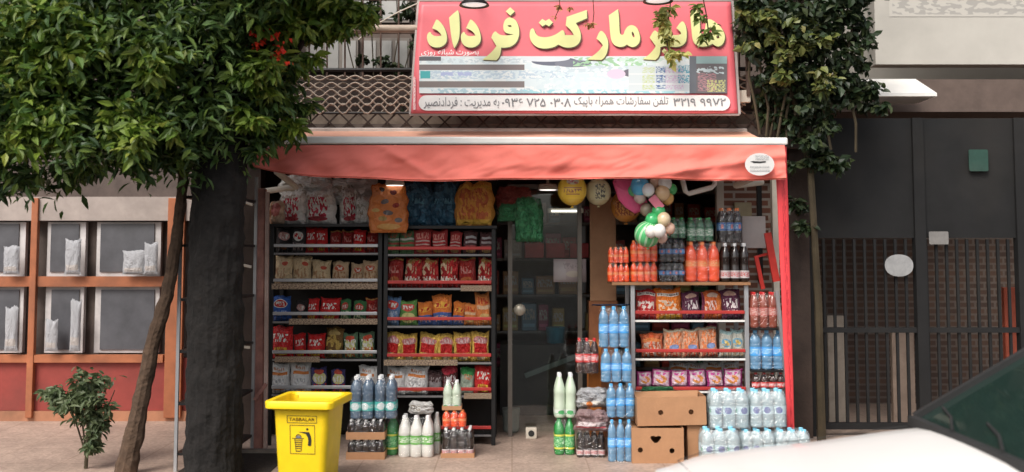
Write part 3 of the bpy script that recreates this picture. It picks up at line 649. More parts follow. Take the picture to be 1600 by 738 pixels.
KIND = {
 'black': (Bk, [('ell', .5, .66, .38, .17, (.5, .25, .22)), ('squig', .5, .66, .28, .1, Wh), ('ell', .5, .2, .2, .08, (.25, .1, .03))], 'black crisp bag with pale oval logo'),
 'blackw': ((.05, .04, .04), [('ell', .5, .68, .36, .2, Wh), ('squig', .5, .68, .28, .12, Rd), ('squig', .5, .25, .4, .15, (.4, .3, .28))], 'black crisp bag with white oval logo'),
 'red': (Rd, [('squig', .5, .64, .34, .13, Wh), ('ell', .5, .22, .36, .14, (.45, .12, .02)), ('squig', .5, .22, .3, .12, Yl)], 'bright red crisp bag with white writing'),
 'dred': (DR, [('squig', .5, .6, .34, .12, (.5, .2, .17)), ('ell', .5, .25, .34, .12, (.35, .10, .03)), ('rect', .5, .95, .5, .03, (.4, .22, .06))], 'dark red crisp bag'),
 'cream': (Cr, [('ell', .66, .72, .18, .07, (.50, .09, .05)), ('squig', .4, .35, .34, .22, (.42, .24, .12)), ('rect', .5, .04, .5, .05, (.40, .27, .15))], 'cream puff bag with a small red mark'),
 'creamlogo': ((.52, .36, .22), [('ell', .5, .72, .3, .12, (.5, .10, .05)), ('squig', .5, .72, .2, .06, Wh), ('squig', .5, .35, .36, .24, (.35, .18, .09))], 'light tan snack bag with red oval'),
 'blue': (Bl, [('ell', .5, .68, .34, .18, Wh), ('ell', .5, .68, .30, .15, (.55, .03, .03)), ('squig', .5, .68, .22, .08, Wh), ('squig', .5, .3, .3, .1, (.3, .4, .6))], 'blue crisp bag with red oval logo'),
 'green': ((.05, .17, .06), [('ell', .5, .68, .34, .17, (.5, .06, .04)), ('squig', .5, .66, .25, .08, Wh), ('squig', .5, .28, .36, .18, (.5, .52, .3))], 'green crisp bag with red oval logo'),
 'greenst': ((.14, .28, .12), [('rect', .5, .64, .5, .045, Wh), ('rect', .5, .46, .5, .04, (.55, .1, .08)), ('squig', .5, .82, .4, .1, (.55, .15, .1)), ('rect', .5, .26, .5, .05, (.5, .45, .35))], 'green striped snack bag'),
 'redst': ((.50, .05, .05), [('rect', .5, .52, .42, .03, (.7, .5, .45)), ('rect', .5, .38, .42, .025, (.7, .5, .45)), ('squig', .5, .72, .35, .12, (.7, .3, .25)), ('ell', .5, .16, .36, .1, (.55, .3, .12))], 'red tapered snack bag with pale stripes'),
 'darkst': ((.12, .05, .05), [('rect', .5, .72, .4, .05, (.5, .48, .48)), ('rect', .5, .52, .4, .05, (.5, .42, .42)), ('rect', .5, .34, .4, .03, (.42, .1, .1)), ('ell', .5, .15, .36, .1, (.5, .3, .12))], 'dark striped snack bag'),
 'redgold': ((.33, .02, .02), [('swirl', .35, .55, .36, .42, (.66, .5, .33)), ('squig', .5, .28, .45, .09, Wh), ('ell', .55, .86, .4, .08, (.5, .3, .1)), ('squig', .7, .6, .28, .3, (.5, .03, .03))], 'glossy red and gold crisp bag'),
 'orangeblue': ((.62, .17, .03), [('rect', .5, .2, .5, .22, (.06, .11, .30)), ('squig', .5, .22, .4, .1, (.5, .3, .25)), ('ell', .5, .66, .4, .1, (.75, .4, .06)), ('squig', .5, .66, .32, .07, (.45, .03, .02))], 'orange snack bag with blue lower half'),
 'orange': ((.62, .2, .05), [('rect', .5, .55, .44, .06, (.65, .42, .25)), ('squig', .5, .76, .35, .1, (.5, .05, .02)), ('ell', .5, .25, .35, .12, (.6, .38, .14))], 'orange crisp bag with pale band'),
 'bluered': ((.10, .18, .32), [('ell', .5, .72, .4, .16, (.55, .04, .03)), ('squig', .5, .72, .3, .08, Wh), ('squig', .5, .3, .4, .2, (.35, .4, .5))], 'steel blue crisp bag with red logo'),
 'greenyel': ((.12, .28, .07), [('ell', .5, .72, .4, .16, (.6, .08, .06)), ('squig', .5, .72, .3, .08, Wh), ('ell', .5, .3, .4, .22, (.55, .5, .2))], 'green crisp bag with yellow belly'),
 'gold': (Gd, [('ell', .5, .72, .42, .14, (.55, .22, .22)), ('rect', .5, .46, .38, .16, (.52, .02, .02)), ('squig', .5, .72, .3, .08, (.7, .5, .5)), ('ell', .5, .18, .26, .12, (.66, .52, .3))], 'gold foil crisp bag with red centre'),
 'goldbrown': ((.20, .11, .035), [('swirl', .5, .5, .45, .45, (.55, .38, .10)), ('ell', .5, .82, .4, .08, (.45, .32, .12))], 'crumpled gold brown snack bag'),
 'multi': ((.10, .18, .10), [('ell', .5, .45, .36, .4, (.60, .58, .22)), ('ell', .5, .8, .3, .12, (.55, .08, .04)), ('squig', .5, .55, .4, .2, Wh), ('squig', .5, .25, .35, .2, (.5, .14, .04))], 'small yellow and green snack bag'),
 'multi2': ((.06, .05, .16), [('ell', .5, .6, .42, .24, (.62, .58, .25)), ('ell', .5, .86, .3, .1, (.5, .08, .05)), ('squig', .5, .58, .38, .12, Wh), ('squig', .5, .2, .45, .18, (.55, .05, .04))], 'small dark snack bag with yellow patch'),
 'white': ((.70, .68, .66), [('rect', .5, .66, .38, .05, (.66, .22, .06)), ('squig', .5, .82, .28, .05, (.55, .3, .2)), ('squig', .5, .42, .2, .06, (.4, .4, .4)), ('ell', .5, .16, .28, .06, (.66, .26, .1))], 'large white crisp bag with orange band'),
 'dorange': ((.42, .09, .03), [('rect', .5, .5, .10, .5, (.62, .10, .03)), ('ell', .5, .72, .45, .08, (.62, .2, .06)), ('squig', .3, .35, .18, .3, (.5, .35, .28)), ('squig', .72, .35, .18, .3, (.5, .35, .28))], 'dark orange crinkled snack bag'),
 'peach': ((.62, .34, .22), [('squig', .5, .6, .42, .3, (.72, .22, .08)), ('ell', .55, .38, .26, .09, (.2, .28, .5)), ('squig', .5, .15, .4, .12, (.62, .1, .05)), ('rect', .5, .95, .5, .03, (.6, .55, .4))], 'peach and orange chip bag'),
 'bluecream': ((.50, .50, .44), [('ell', .5, .55, .36, .16, (.15, .35, .5)), ('squig', .5, .55, .3, .1, (.7, .5, .15)), ('squig', .5, .2, .4, .15, (.55, .4, .25)), ('rect', .5, .93, .5, .06, (.35, .5, .5))], 'pale blue and cream chip bag'),
 'pink': (Pk, [('rect', .5, .5, .42, .42, (.72, .45, .56)), ('swirl', .5, .55, .42, .40, (.74, .62, .66)), ('swirl', .52, .45, .30, .24, (.70, .28, .08)), ('squig', .45, .78, .3, .08, (.62, .1, .35)), ('rect', .03, .5, .05, .5, (.35, .03, .18)), ('rect', .97, .5, .05, .5, (.35, .03, .18))], 'pink puff snack bag with an orange swirl'),
 'reddot': ((.40, .02, .02), [('rect', .5, .86, .42, .05, (.62, .58, .52)), ('speck', .5, .42, .40, .2, (.68, .55, .5)), ('squig', .5, .86, .38, .025, (.15, .1, .1))], 'deep red crisp bag with white name band'),
 'orangedot': ((.70, .18, .02), [('rect', .5, .80, .40, .05, (.62, .58, .52)), ('speck', .5, .38, .40, .24, (.75, .55, .4)), ('squig', .5, .80, .36, .025, (.15, .1, .1)), ('ell', .5, .05, .4, .12, (.72, .4, .05))], 'bright orange crisp bag with white name band'),
 'purple': ((.09, .02, .05), [('ell', .5, .84, .32, .08, (.45, .28, .22)), ('squig', .5, .52, .34, .16, (.66, .58, .58)), ('squig', .5, .25, .34, .06, (.6, .45, .4))], 'dark purple crisp bag with white writing'),
 'purpleor': ((.50, .10, .02), [('ell', .5, .84, .32, .08, (.5, .35, .28)), ('squig', .45, .48, .34, .16, (.68, .5, .45)), ('ell', .78, .5, .14, .4, (.6, .16, .03)), ('rect', .03, .5, .05, .5, (.15, .02, .05))], 'orange and purple crisp bag with white writing'),
 'whitecap': ((.06, .03, .03), [('rect', .5, .4, .4, .1, (.25, .22, .22)), ('squig', .5, .6, .4, .1, (.25, .2, .2))], 'dim brown snack bag'),
 'redtop': ((.10, .02, .02), [('ell', .5, .85, .5, .16, (.42, .03, .05)), ('squig', .5, .55, .36, .1, (.5, .45, .45))], 'dark bag with a round red top'),
 'greentop': ((.30, .36, .28), [('ell', .5, .88, .5, .2, (.05, .28, .08)), ('squig', .5, .65, .3, .1, (.5, .22, .12)), ('squig', .5, .3, .36, .1, (.45, .5, .4))], 'pale bag with a green top'),
}
BM = {}
def bag_of(kind, k):
    key = (kind, k % 3)
    if key not in BM:
        base, ops, _ = KIND[kind]
        mt = BM.get(kind) or art('bag_' + kind, base, ops, rough=.2 if kind in ('gold', 'redgold', 'goldbrown') else .27, metal=.4 if kind in ('gold', 'goldbrown', 'redgold') else .0, seed=len(BM), bump=.8, nscale=.75)
        BM[kind] = mt; me = bag_mesh('snack_bag_' + kind, hash_(kind) + k % 3); me.materials.append(mt); BM[key] = me
    return BM[key]
def hash_(s): return sum(ord(c) * (i + 3) for i, c in enumerate(s))
cnt = {}
def place_bag(kind, x0, x1, yt, yb, Y, where, i, lean=0, group='snack bags on the shop racks', name='snack_bag', thick=None, zb=None):
    a = W(x0, yb, Y); b = W(x1, yt, Y); wd = (b.x - a.x) * 1.13; z0 = a.z if zb is None else zb; h = b.z - z0
    o = bpy.data.objects.new(name, bag_of(kind, i)); COL.objects.link(o)
    o.location = ((a.x + b.x) / 2, Y, z0); o.scale = (wd, thick or min(wd, .16), h)
    o.rotation_euler = (R(-4 + rnd.uniform(-3, 2) + lean), R(rnd.uniform(-4, 4)), R(rnd.uniform(-16, 16)))
    tag(o, '%s, %s' % (KIND[kind][2], where), 'snack bag', group); return o

def rack(name, px0, px1, shelves, top_px, label, railmat, Y=9.15, depth=.42, strips=(), posts=None):
    """shelves = list of (rail_y, base_y)"""
    X0, X1 = WX(px0, 500, Y), WX(px1, 500, Y); t = empty(name, ((X0 + X1) / 2, Y, 0), label, 'rack'); c = t.location
    H = WZ(top_px, Y); pm_ = posts or M['blackmetal']
    for x in (X0, X1):
        for yy in (0, depth): box('upright', pm_, x - .018, x + .018, yy, yy + .03, 0, H - .026, t, (-c.x, 0, 0), bevel=.003)
    box('top_board', M['blackmetal'] if posts is None else M['wood'], X0 - .02 - (.16 if posts else 0), X1 + .03, -.03, depth + .04, H - .025, H, t, (-c.x, 0, 0))
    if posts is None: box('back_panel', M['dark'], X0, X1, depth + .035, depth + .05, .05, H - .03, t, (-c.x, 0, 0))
    for k, (ry, by) in enumerate(shelves):
        zb = WZ(by, Y)
        s = box('shelf', M['blackmetal'], X0 + .02, X1 - .02, .012, depth, zb - .02, zb, t, (-c.x, 0, 0))
        g = MB(); zr = WZ(ry, Y); g.box(X0 + .019, X1 - .019, -.014, .008, zr - .014, zr + .014); g.obj('rail', railmat, s, bevel=.004)
        g = MB(); g.box(X0 + .019, X1 - .019, -.006, .011, zb - .012, zb + .004); g.obj('shelf_lip', M['dimlip'] if posts is None else M['white'], s)
        g = MB()
        x = X0 + .05
        while x < X1 - .03: g.box(x - .0015, x + .0015, -.004, -.001, zb + .004, zr - .014); x += .045
        g.obj('wire_front', M['blackmetal'], s)
        if k in strips:
            seg = strips[k]
            me = gridmesh('price_strip', 1, 1, lambda u, v: (WX(seg[0] + (seg[1] - seg[0]) * u, by, Y), -.016, WZ(by + 4, Y) + v * .05))
            link('price_strip', me, M['strip'], s)
    return t
m = art('price_strip_print', (.36, .26, .17), [('squig', .5, .5, .5, .5, (.12, .075, .05))], rough=.6, bump=0, sx=3, nscale=1.2); M['strip'] = m
YR = 9.15
rack('snack_rack', 423, 593, [(384, 396), (438, 448), (490, 503), (550, 562), (605, 617)], 350, 'tall black snack rack with grey rails behind the yellow bin', M['greymetal'], strips={1: (425, 590), 2: (452, 590), 3: (430, 500)})
rack('snack_rack', 602, 771, [(388, 398), (441, 451), (498, 510), (555, 567), (608, 619), (668, 680)], 353, 'tall black snack rack with red rails beside the glass door', M['redrail'], strips={1: (720, 768), 3: (600, 715), 4: (725, 768)})
rack('snack_rack', 989, 1167, [(488, 501), (548, 561), (607, 612)], 441, 'grey snack rack with a brown top board of bottles, right of the door', M['redrail'], Y=8.95, posts=M['greymetal'])
R1 = [
 (396, [('black', 432, 455, 356), ('blackw', 456, 477, 357), ('red', 478, 494, 355), ('red', 495, 513, 356), ('dred', 515, 532, 360), ('dred', 533, 550, 360), ('red', 551, 571, 359), ('dred', 572, 590, 360)]),
 (448, [('cream', 429, 458, 398), ('cream', 459, 487, 400), ('cream', 488, 516, 407), ('creamlogo', 519, 544, 409), ('creamlogo', 547, 566, 412), ('creamlogo', 567, 592, 408)]),
 (503, [('blue', 425, 455, 463), ('black', 461, 478, 470), ('red', 480, 498, 467), ('red', 499, 529, 466), ('green', 532, 549, 468), ('green', 551, 571, 470), ('dred', 573, 592, 466)]),
 (562, [('red', 425, 459, 510), ('red', 461, 479, 522), ('red', 480, 507, 522), ('goldbrown', 508, 535, 512), ('multi', 538, 560, 521), ('multi', 563, 586, 520)]),
 (617, [('white', 421, 453, 568), ('white', 455, 486, 566), ('multi2', 488, 512, 575), ('multi2', 519, 540, 577), ('white', 560, 590, 572)])]
R2 = [
 (398, [('greenst', 603, 623, 362), ('greenst', 625, 647, 361), ('redst', 648, 674, 358), ('redst', 676, 700, 360), ('redst', 702, 720, 362), ('darkst', 724, 745, 361), ('darkst', 749, 768, 363)]),
 (451, [('dred', 606, 630, 403), ('redgold', 631, 658, 402), ('redgold', 661, 686, 403), ('redgold', 688, 716, 401), ('dred', 718, 744, 403), ('redgold', 746, 769, 402)]),
 (510, [('bluered', 600, 623, 464), ('greenyel', 626, 652, 470), ('orangeblue', 654, 676, 472), ('orangeblue', 677, 706, 461), ('orangeblue', 707, 724, 472), ('orange', 725, 745, 475), ('orange', 746, 768, 458)]),
 (567, [('gold', 600, 626, 519), ('gold', 627, 652, 522), ('gold', 653, 683, 521), ('gold', 684, 708, 522), ('gold', 709, 737, 520), ('gold', 738, 764, 519)]),
 (619, [('white', 600, 631, 573), ('white', 632, 667, 572), ('whitecap', 669, 692, 578), ('redtop', 693, 717, 571), ('greentop', 719, 740, 575), ('red', 741, 767, 571)])]
R3 = [
 (501, [('reddot', 993, 1024, 453), ('orangedot', 1025, 1065, 451), ('purple', 1067, 1094, 456), ('purpleor', 1096, 1128, 455), ('purple', 1129, 1158, 452)]),
 (561, [('dorange', 1004, 1036, 521), ('peach', 1037, 1065, 515), ('peach', 1066, 1092, 514), ('peach', 1094, 1121, 511), ('bluecream', 1124, 1143, 517), ('bluecream', 1144, 1163, 515)]),
 (607, [('pink', 995, 1018, 581), ('pink', 1019, 1046, 578), ('pink', 1048, 1074, 579), ('pink', 1076, 1103, 578), ('pink', 1105, 1130, 579), ('pink', 1131, 1158, 577)])]
for rows, Y, nm in ((R1, YR + .1, 'grey-railed rack'), (R2, YR + .1, 'red-railed rack'), (R3, 9.05, 'grey rack')):
    for s, (by, lst) in enumerate(rows):
        zb = WZ(by, 8.95 if rows is R3 else YR)
        for i, (kd, x0, x1, yt) in enumerate(lst):
            place_bag(kd, x0, x1, yt, by, Y, '%s from left, %s shelf of %s' % (ORD[i], ORD[s], nm), i + s, zb=zb + .001)
# white bags lying behind the pink ones
for i, px in enumerate((1058, 1088, 1118, 1146)):
    o = place_bag('white', px - 16, px + 14, 562 + (i % 2) * 3, 590, 9.22, 'lying behind the pink bags, %s from left' % ORD[i], i, lean=-20, zb=WZ(612, 8.95) + .002)
# top-of-rack sacks
plastw = art('white_print_plastic', (.80, .77, .73), [('squig', .5, .5, .28, .3, (.55, .04, .07)), ('ell', .5, .15, .3, .07, (.5, .07, .08)), ('squig', .5, .84, .4, .06, (.62, .5, .45))], rough=.25, bump=.9)
plastw2 = art('white_crumpled_plastic', (.78, .76, .73), [('squig', .3, .5, .2, .2, (.45, .40, .33))], rough=.25, bump=1.0)
plastk = art('kraft_print_plastic', (.60, .42, .30), [('ell', .5, .6, .3, .3, (.5, .16, .14)), ('rect', .2, .5, .04, .5, (.55, .25, .12))], rough=.4, bump=.7)
from mathutils import noise as NZ
def sack_mesh(name, seed):
    rr = random.Random(seed); NX, NY = 22, 26; v = []; f = []; uvs = []; o = Vector((rr.uniform(0, 50), rr.uniform(0, 50), 0))
    for s in (-1, 1):
        n0 = len(v)
        for j in range(NY + 1):
            for i in range(NX + 1):
                u = i / NX; w_ = j / NY
                e = max(0, 1 - (2 * u - 1) ** 4) ** .5; k = max(0, 1 - abs(2 * w_ - 1) ** 4) ** .6
                cr = NZ.noise(Vector((u * 4, w_ * 4, s * 2)) + o) ; cr2 = abs(NZ.noise(Vector((u * 9 + w_ * 4, w_ * 8, s * 2)) + o)); edge = NZ.noise(Vector((w_ * 5, 3.3, 0)) + o); edge2 = NZ.noise(Vector((u * 5, 9.1, 0)) + o)
                neck = 1 - .20 * max(0, w_ - .72) / .28 - .06 * (1 - w_) ** 6
                x = (u - .5) * neck * (1 + .16 * edge) + .05 * NZ.noise(Vector((w_ * 3, 7, 1)) + o)
                z = w_ * (1 + .09 * edge2 * w_)
                y = s * (.5 * e * k * (1 + .5 * cr) - .22 * cr2 * k) 
                if k == 0: y = .08 * math.sin(u * 22 + seed)
                v.append((x, y * .55, z)); uvs.append((u, w_))
        for j in range(NY):
            for i in range(NX):
                a = n0 + j * (NX + 1) + i; q = (a, a + 1, a + NX + 2, a + NX + 1); f.append(q if s < 0 else q[::-1])
    me = bpy.data.meshes.new(name); me.from_pydata(v, [], f); l = me.uv_layers.new(name='UVMap')
    for lo in me.loops: l.data[lo.index].uv = uvs[lo.vertex_index]
    me.polygons.foreach_set('use_smooth', [True] * len(me.polygons)); return me
def sack(px0, px1, yt, yb, Y, mat, lab, seed, cat='sack', name='plastic_sack', group=None, th=.26, zb=None):
    me = sack_mesh(name, seed); me.materials.append(mat); a = W(px0, yb, Y); b = W(px1, yt, Y)
    if zb is not None: a.z = zb
    o = link(name, me, None, None, ((a.x + b.x) / 2, Y, a.z)); o.scale = ((b.x - a.x) * 1.06, th, b.z - a.z); o.rotation_euler = (R(-3), 0, R(rnd.uniform(-12, 12)))
    tag(o, lab, cat, group); return o
zt1 = WZ(350, 9.15) + .002; zt2 = WZ(353, 9.15) + .002
G1 = 'sacks on top of the racks'
sack(421, 446, 315, 349, 9.22, plastk, 'tan packet with red round print at the left end of the rack top', 21, group=G1, zb=zt1)
sack(438, 478, 300, 349, 9.26, plastw, 'white plastic sack with red print above the black crisp bags', 22, group=G1, zb=zt1)
sack(474, 526, 298, 349, 9.28, plastw, 'widest white sack with red print on the grey-railed rack', 23, group=G1, zb=zt1)
sack(532, 562, 298, 349, 9.3, plastw, 'dim white sack with dark red print left of the spotted bag', 24, group=G1, zb=zt1)
sack(556, 582, 308, 349, 9.2, plastw2, 'crumpled plain white sack touching the spotted bag', 25, group=G1, zb=zt1)
sack(440, 520, 275, 318, 9.42, plastw2, 'plain white plastic sack lying behind the printed ones, nearer the street corner', 26, group=G1, zb=WZ(320, 9.42))
sack(515, 590, 278, 318, 9.46, plastw2, 'plain white plastic sack pushed under the awning behind the spotted bag', 27, group=G1, zb=WZ(320, 9.46))
spot = art('spotted_plastic', (.55, .17, .04), [('ell', .3, .88, .08, .05, Bk), ('ell', .62, .82, .1, .05, (.12, .02, .02)), ('ell', .4, .62, .1, .05, (.15, .12, .12)), ('ell', .7, .55, .09, .05, (.25, .02, .01)), ('ell', .75, .25, .1, .05, (.15, .13, .12)), ('ell', .35, .28, .11, .05, (.3, .2, .06)), ('ell', .2, .45, .1, .04, (.5, .33, .1)), ('ell', .5, .12, .3, .06, (.55, .3, .09)), ('ell', .5, .4, .12, .05, (.12, .1, .1))], rough=.25, bump=.6)
sack(578, 636, 288, 364, 9.02, spot, 'orange plastic bag with dark round spots hanging between the two black racks', 31, 'bag', 'hanging_bag', th=.24)
bluep = art('dark_blue_plastic', (.022, .075, .13), [('swirl', .5, .5, .5, .5, (.05, .15, .24)), ('squig', .4, .55, .3, .06, (.1, .25, .35))], rough=.25, bump=1.0)
sack(622, 678, 285, 352, 9.27, bluep, 'dark blue plastic sack next to the spotted bag', 32, group=G1, zb=zt2)
sack(674, 720, 285, 352, 9.3, bluep, 'dark blue plastic sack next to the yellow sack', 33, group=G1, zb=zt2)
yelp = art('yellow_net', (.62, .28, .05), [('squig', .5, .5, .36, .36, (.50, .12, .04)), ('rect', .5, .87, .5, .04, (.7, .4, .06)), ('rect', .5, .08, .5, .05, (.68, .4, .06))], rough=.4, bump=.8)
sack(712, 770, 285, 352, 9.2, yelp, 'yellow ochre sack with red print on the red-railed rack', 34, group=G1, zb=zt2)
greenp = art('green_plastic', (.035, .17, .07), [('swirl', .5, .5, .5, .5, (.05, .24, .10))], rough=.3, bump=1.0)
sack(806, 848, 308, 378, 9.1, greenp, 'dark green plastic bag hanging above the glass door', 35, 'bag', 'hanging_bag')
sack(780, 826, 318, 346, 9.14, greenp, 'small dark green bag tucked between the yellow sack and the green bag', 36, 'bag', 'hanging_bag', th=.15)
sack(775, 830, 292, 325, 9.35, art('dim_red_plastic', (.3, .06, .05), [], bump=.8), 'dim red bag behind the green bags under the awning', 37, 'bag', 'hanging_bag', th=.2)
# bags on low shelf of rack 2
# ================================================================== BOTTLES
PROF = [(.0, 0), (.034, 0), (.044, .008), (.045, .03), (.041, .05), (.045, .06), (.045, .105), (.0435, .11), (.0435, .175), (.045, .18), (.045, .20), (.042, .225), (.030, .258), (.017, .28), (.014, .29), (.014, .30), (0, .30)]
PROFW = [(.0, 0), (.036, 0), (.0445, .008), (.0445, .022), (.041, .028), (.0445, .034), (.0445, .050), (.041, .056), (.0445, .062), (.0445, .10), (.042, .105), (.042, .17), (.0445, .175), (.0445, .195), (.042, .201), (.0445, .207), (.0445, .222), (.041, .242), (.030, .262), (.018, .278), (.0145, .286), (.014, .30), (0, .30)]
PROFD = [(.0, 0), (.040, 0), (.046, .01), (.046, .09), (.0445, .095), (.0445, .165), (.046, .17), (.046, .185), (.042, .21), (.035, .235), (.024, .265), (.018, .28), (.016, .30), (0, .30)]
body_m = {}
def liquid(name, col, trans=.0, rough=.12, coat=.6):
    return pm(name, col, rough, trans=trans, var=.06, scale=4, coat=coat, spec=.6)
BOT = {
 'water': (PROFW, liquid('water_bottle_pet', (.52, .70, .80), .55, .12), 'cap_b', ((.06, .28, .62), [('squig', .5, .5, .5, .3, (.7, .75, .8))]), 'blue-labelled water'),
 'bluewater': (PROFW, liquid('blue_water_pet', (.20, .46, .74), .45, .12), 'cap_b', ((.04, .34, .78), [('squig', .5, .5, .5, .3, (.45, .7, .85))]), 'blue water'),
 'icewater': (PROFW, liquid('ice_water_pet', (.74, .90, .93), .5, .10), 'cap_lb', ((.55, .70, .75), [('ell', .5, .5, .09, .4, (.08, .10, .35)), ('ell', .0, .5, .09, .4, (.08, .10, .35)), ('ell', .25, .45, .06, .25, (.1, .45, .3))]), 'clear water'),
 'teal': (PROFW, liquid('slate_blue_pet', (.10, .17, .26), .3), 'cap_w', ((.05, .42, .38), [('ell', .5, .5, .12, .4, (.65, .7, .7)), ('ell', .0, .5, .12, .4, (.65, .7, .7)), ('squig', .5, .5, .5, .2, (.6, .68, .68))]), 'teal-labelled drink'),
 'orange': (PROF, liquid('orange_soda', (.85, .075, .008)), 'cap_o', ((.80, .12, .02), [('squig', .5, .5, .3, .3, (.78, .38, .15))]), 'orange soda'),
 'cola': (PROF, liquid('dark_cola', (.02, .012, .01)), 'cap_w', ((.55, .50, .50), [('squig', .5, .5, .5, .3, (.5, .06, .06))]), 'dark cola with pale labels'),
 'coke': (PROF, liquid('cola_brown', (.045, .015, .01)), 'cap_r', ((.62, .02, .02), [('squig', .5, .5, .5, .3, (.75, .7, .7))]), 'cola with red labels'),
 'bluecola': (PROF, liquid('cola_black', (.018, .012, .014)), 'cap_k', ((.03, .13, .40), [('squig', .5, .5, .5, .3, (.25, .45, .65)), ('ell', .5, .5, .06, .3, (.6, .2, .2))]), 'blue-labelled cola'),
 'greensoda': (PROF, liquid('green_pet', (.02, .14, .06), .1), 'cap_g', ((.03, .20, .09), [('squig', .5, .5, .5, .4, (.6, .68, .6))]), 'green soda'),
 'limesoda': (PROF, liquid('bright_green_pet', (.02, .30, .06), .1), 'cap_g', ((.02, .32, .07), [('rect', .5, .93, .5, .06, (.7, .68, .08)), ('rect', .5, .07, .5, .06, (.7, .68, .08)), ('squig', .5, .5, .5, .3, (.3, .6, .3))]), 'lime soda'),
 'doogh': (PROFD, liquid('doogh_white', (.74, .73, .68), 0, .3), 'cap_w', ((.12, .42, .06), [('squig', .5, .5, .5, .3, (.7, .75, .65))]), 'white yoghurt drink'),
 'mintdoogh': (PROFD, liquid('mint_doogh', (.55, .64, .50), 0, .3), 'cap_w', ((.62, .66, .60), [('ell', .5, .5, .1, .35, (.08, .35, .12)), ('ell', 0, .5, .1, .35, (.08, .35, .12)), ('squig', .5, .2, .5, .14, (.1, .4, .15))]), 'pale green yoghurt drink'),
 'brown': (PROF, liquid('brown_drink', (.26, .05, .025)), 'cap_r', ((.42, .05, .03), [('squig', .5, .5, .5, .4, (.62, .42, .38))]), 'reddish brown drink'),
 'can': (None,) * 4 + ('x',),
}
LAB = {'doogh': (.097, .163), 'mintdoogh': (.02, .06), 'limesoda': (.05, .175), 'greensoda': (.06, .175), 'cola': (.03, .09), 'teal': (.06, .125), 'orange': (.11, .17), 'coke': (.10, .175)}
proto = {}
def bottle_parts(kind, parent, lx, ly, H, rs):
    if kind not in proto:
        prof, bm_, cp, (lb, ops), _ = BOT[kind]
        g = MB(); g.lathe(prof[1:-1], 16); me = g.mesh('bottle_' + kind); me.materials.append(bm_); me.polygons.foreach_set('use_smooth', [True] * len(me.polygons))
        g = MB(); g.lathe([(.0165, .284), (.0175, .286), (.0175, .306), (.015, .31), (0.001, .31)], 10); mc = g.mesh('cap_' + kind); mc.materials.append(M[cp])
        z0, z1 = LAB.get(kind, (.108, .178)); rr_ = max(r for r, h in prof) + .0012
        ml = gridmesh('label_' + kind, 16, 1, lambda u, v: (rr_ * math.cos(2 * math.pi * u - math.pi / 2 - math.pi), rr_ * math.sin(2 * math.pi * u - math.pi / 2 - math.pi), z0 + (z1 - z0) * v))
        # uv u=.5 faces the street
        ml.materials.append(art('label_' + kind, lb, ops, rough=.4, bump=0, sx=1.6, seed=len(proto)))
        proto[kind] = (me, mc, ml)
    me, mc, ml = proto[kind]
    b = bpy.data.objects.new('bottle', me); COL.objects.link(b); b.parent = parent; b.location = (lx, ly, 0); b.scale = (rs / .045, rs / .045, H / .31)
    b.rotation_euler = (0, 0, rnd.uniform(-.5, .5))
    for n_, q in (('cap', mc), ('label', ml)):
        c = bpy.data.objects.new(n_, q); COL.objects.link(c); c.parent = b
    return b
def wrap_mesh(cols, rows, r, H, seed):
    rr = random.Random(seed); X = cols * r; Y = rows * r
    v = []; f = []; S = 28; levels = [(0, 1.0), (.05, 1.02), (.3, 1.0), (.55, 1.015), (.74, .99), (.88, .95), (.97, .86)]
    for (h, k) in levels:
        for s in range(S):
            a = 2 * math.pi * s / S; ca, sa = math.cos(a), math.sin(a); e = 6
            q = (abs(ca) ** e + abs(sa) ** e) ** (-1 / e)
            v.append((X * ca * q * k * (1 + .015 * rr.uniform(-1, 1)), Y * sa * q * k * (1 + .015 * rr.uniform(-1, 1)), h * H + rr.uniform(-.004, .004) * (1 if h else 0)))
    for i in range(len(levels) - 1):
        for s in range(S): f.append((i * S + s, i * S + (s + 1) % S, (i + 1) * S + (s + 1) % S, (i + 1) * S + s))
    me = bpy.data.meshes.new('shrink_wrap'); me.from_pydata(v, [], f); me.polygons.foreach_set('use_smooth', [True] * len(me.polygons)); return me
def pack(kind, px0, px1, py_top, z0, Y, cols, rows, where, wrapm='wrap', z_at=None, tray=None, desc=None, rz=0, H=None, group='bottle packs'):
    """Y is the depth of the front face"""
    xa = WX(px0, (py_top + 20), Y); xb = WX(px1, py_top + 20, Y); wd = xb - xa; r = wd / cols / 2; H = H or WZ(py_top, Y) - z0
    d = desc or ('%s pack' % BOT[kind][4])
    t = empty('bottle_pack', ((xa + xb) / 2, Y + rows * r, z0), '%s, %s' % (d, where), 'bottle pack', group, rz)
    for i in range(cols):
        for j in range(rows):
            bottle_parts(kind, t, (i - (cols - 1) / 2) * 2 * r, (j - (rows - 1) / 2) * 2 * r, H, r * .985)
    if wrapm:
        me = wrap_mesh(cols, rows, r * 1.02, H, int(px0)); me.materials.append(M[wrapm]); link('shrink_wrap', me, None, t)
    if tray:
        g = MB(); X = cols * r + .006; Y_ = rows * r + .006; h = H * tray
        g.box(-X, X, -Y_, -Y_ + .004, 0.0, h).box(-X, X, Y_ - .004, Y_, 0.0, h).box(-X, -X + .004, -Y_ + .0041, Y_ - .0041, 0.0, h).box(X - .004, X, -Y_ + .0041, Y_ - .0041, 0.0, h)
        g.obj('cardboard_tray', M['card'], t)
    return t
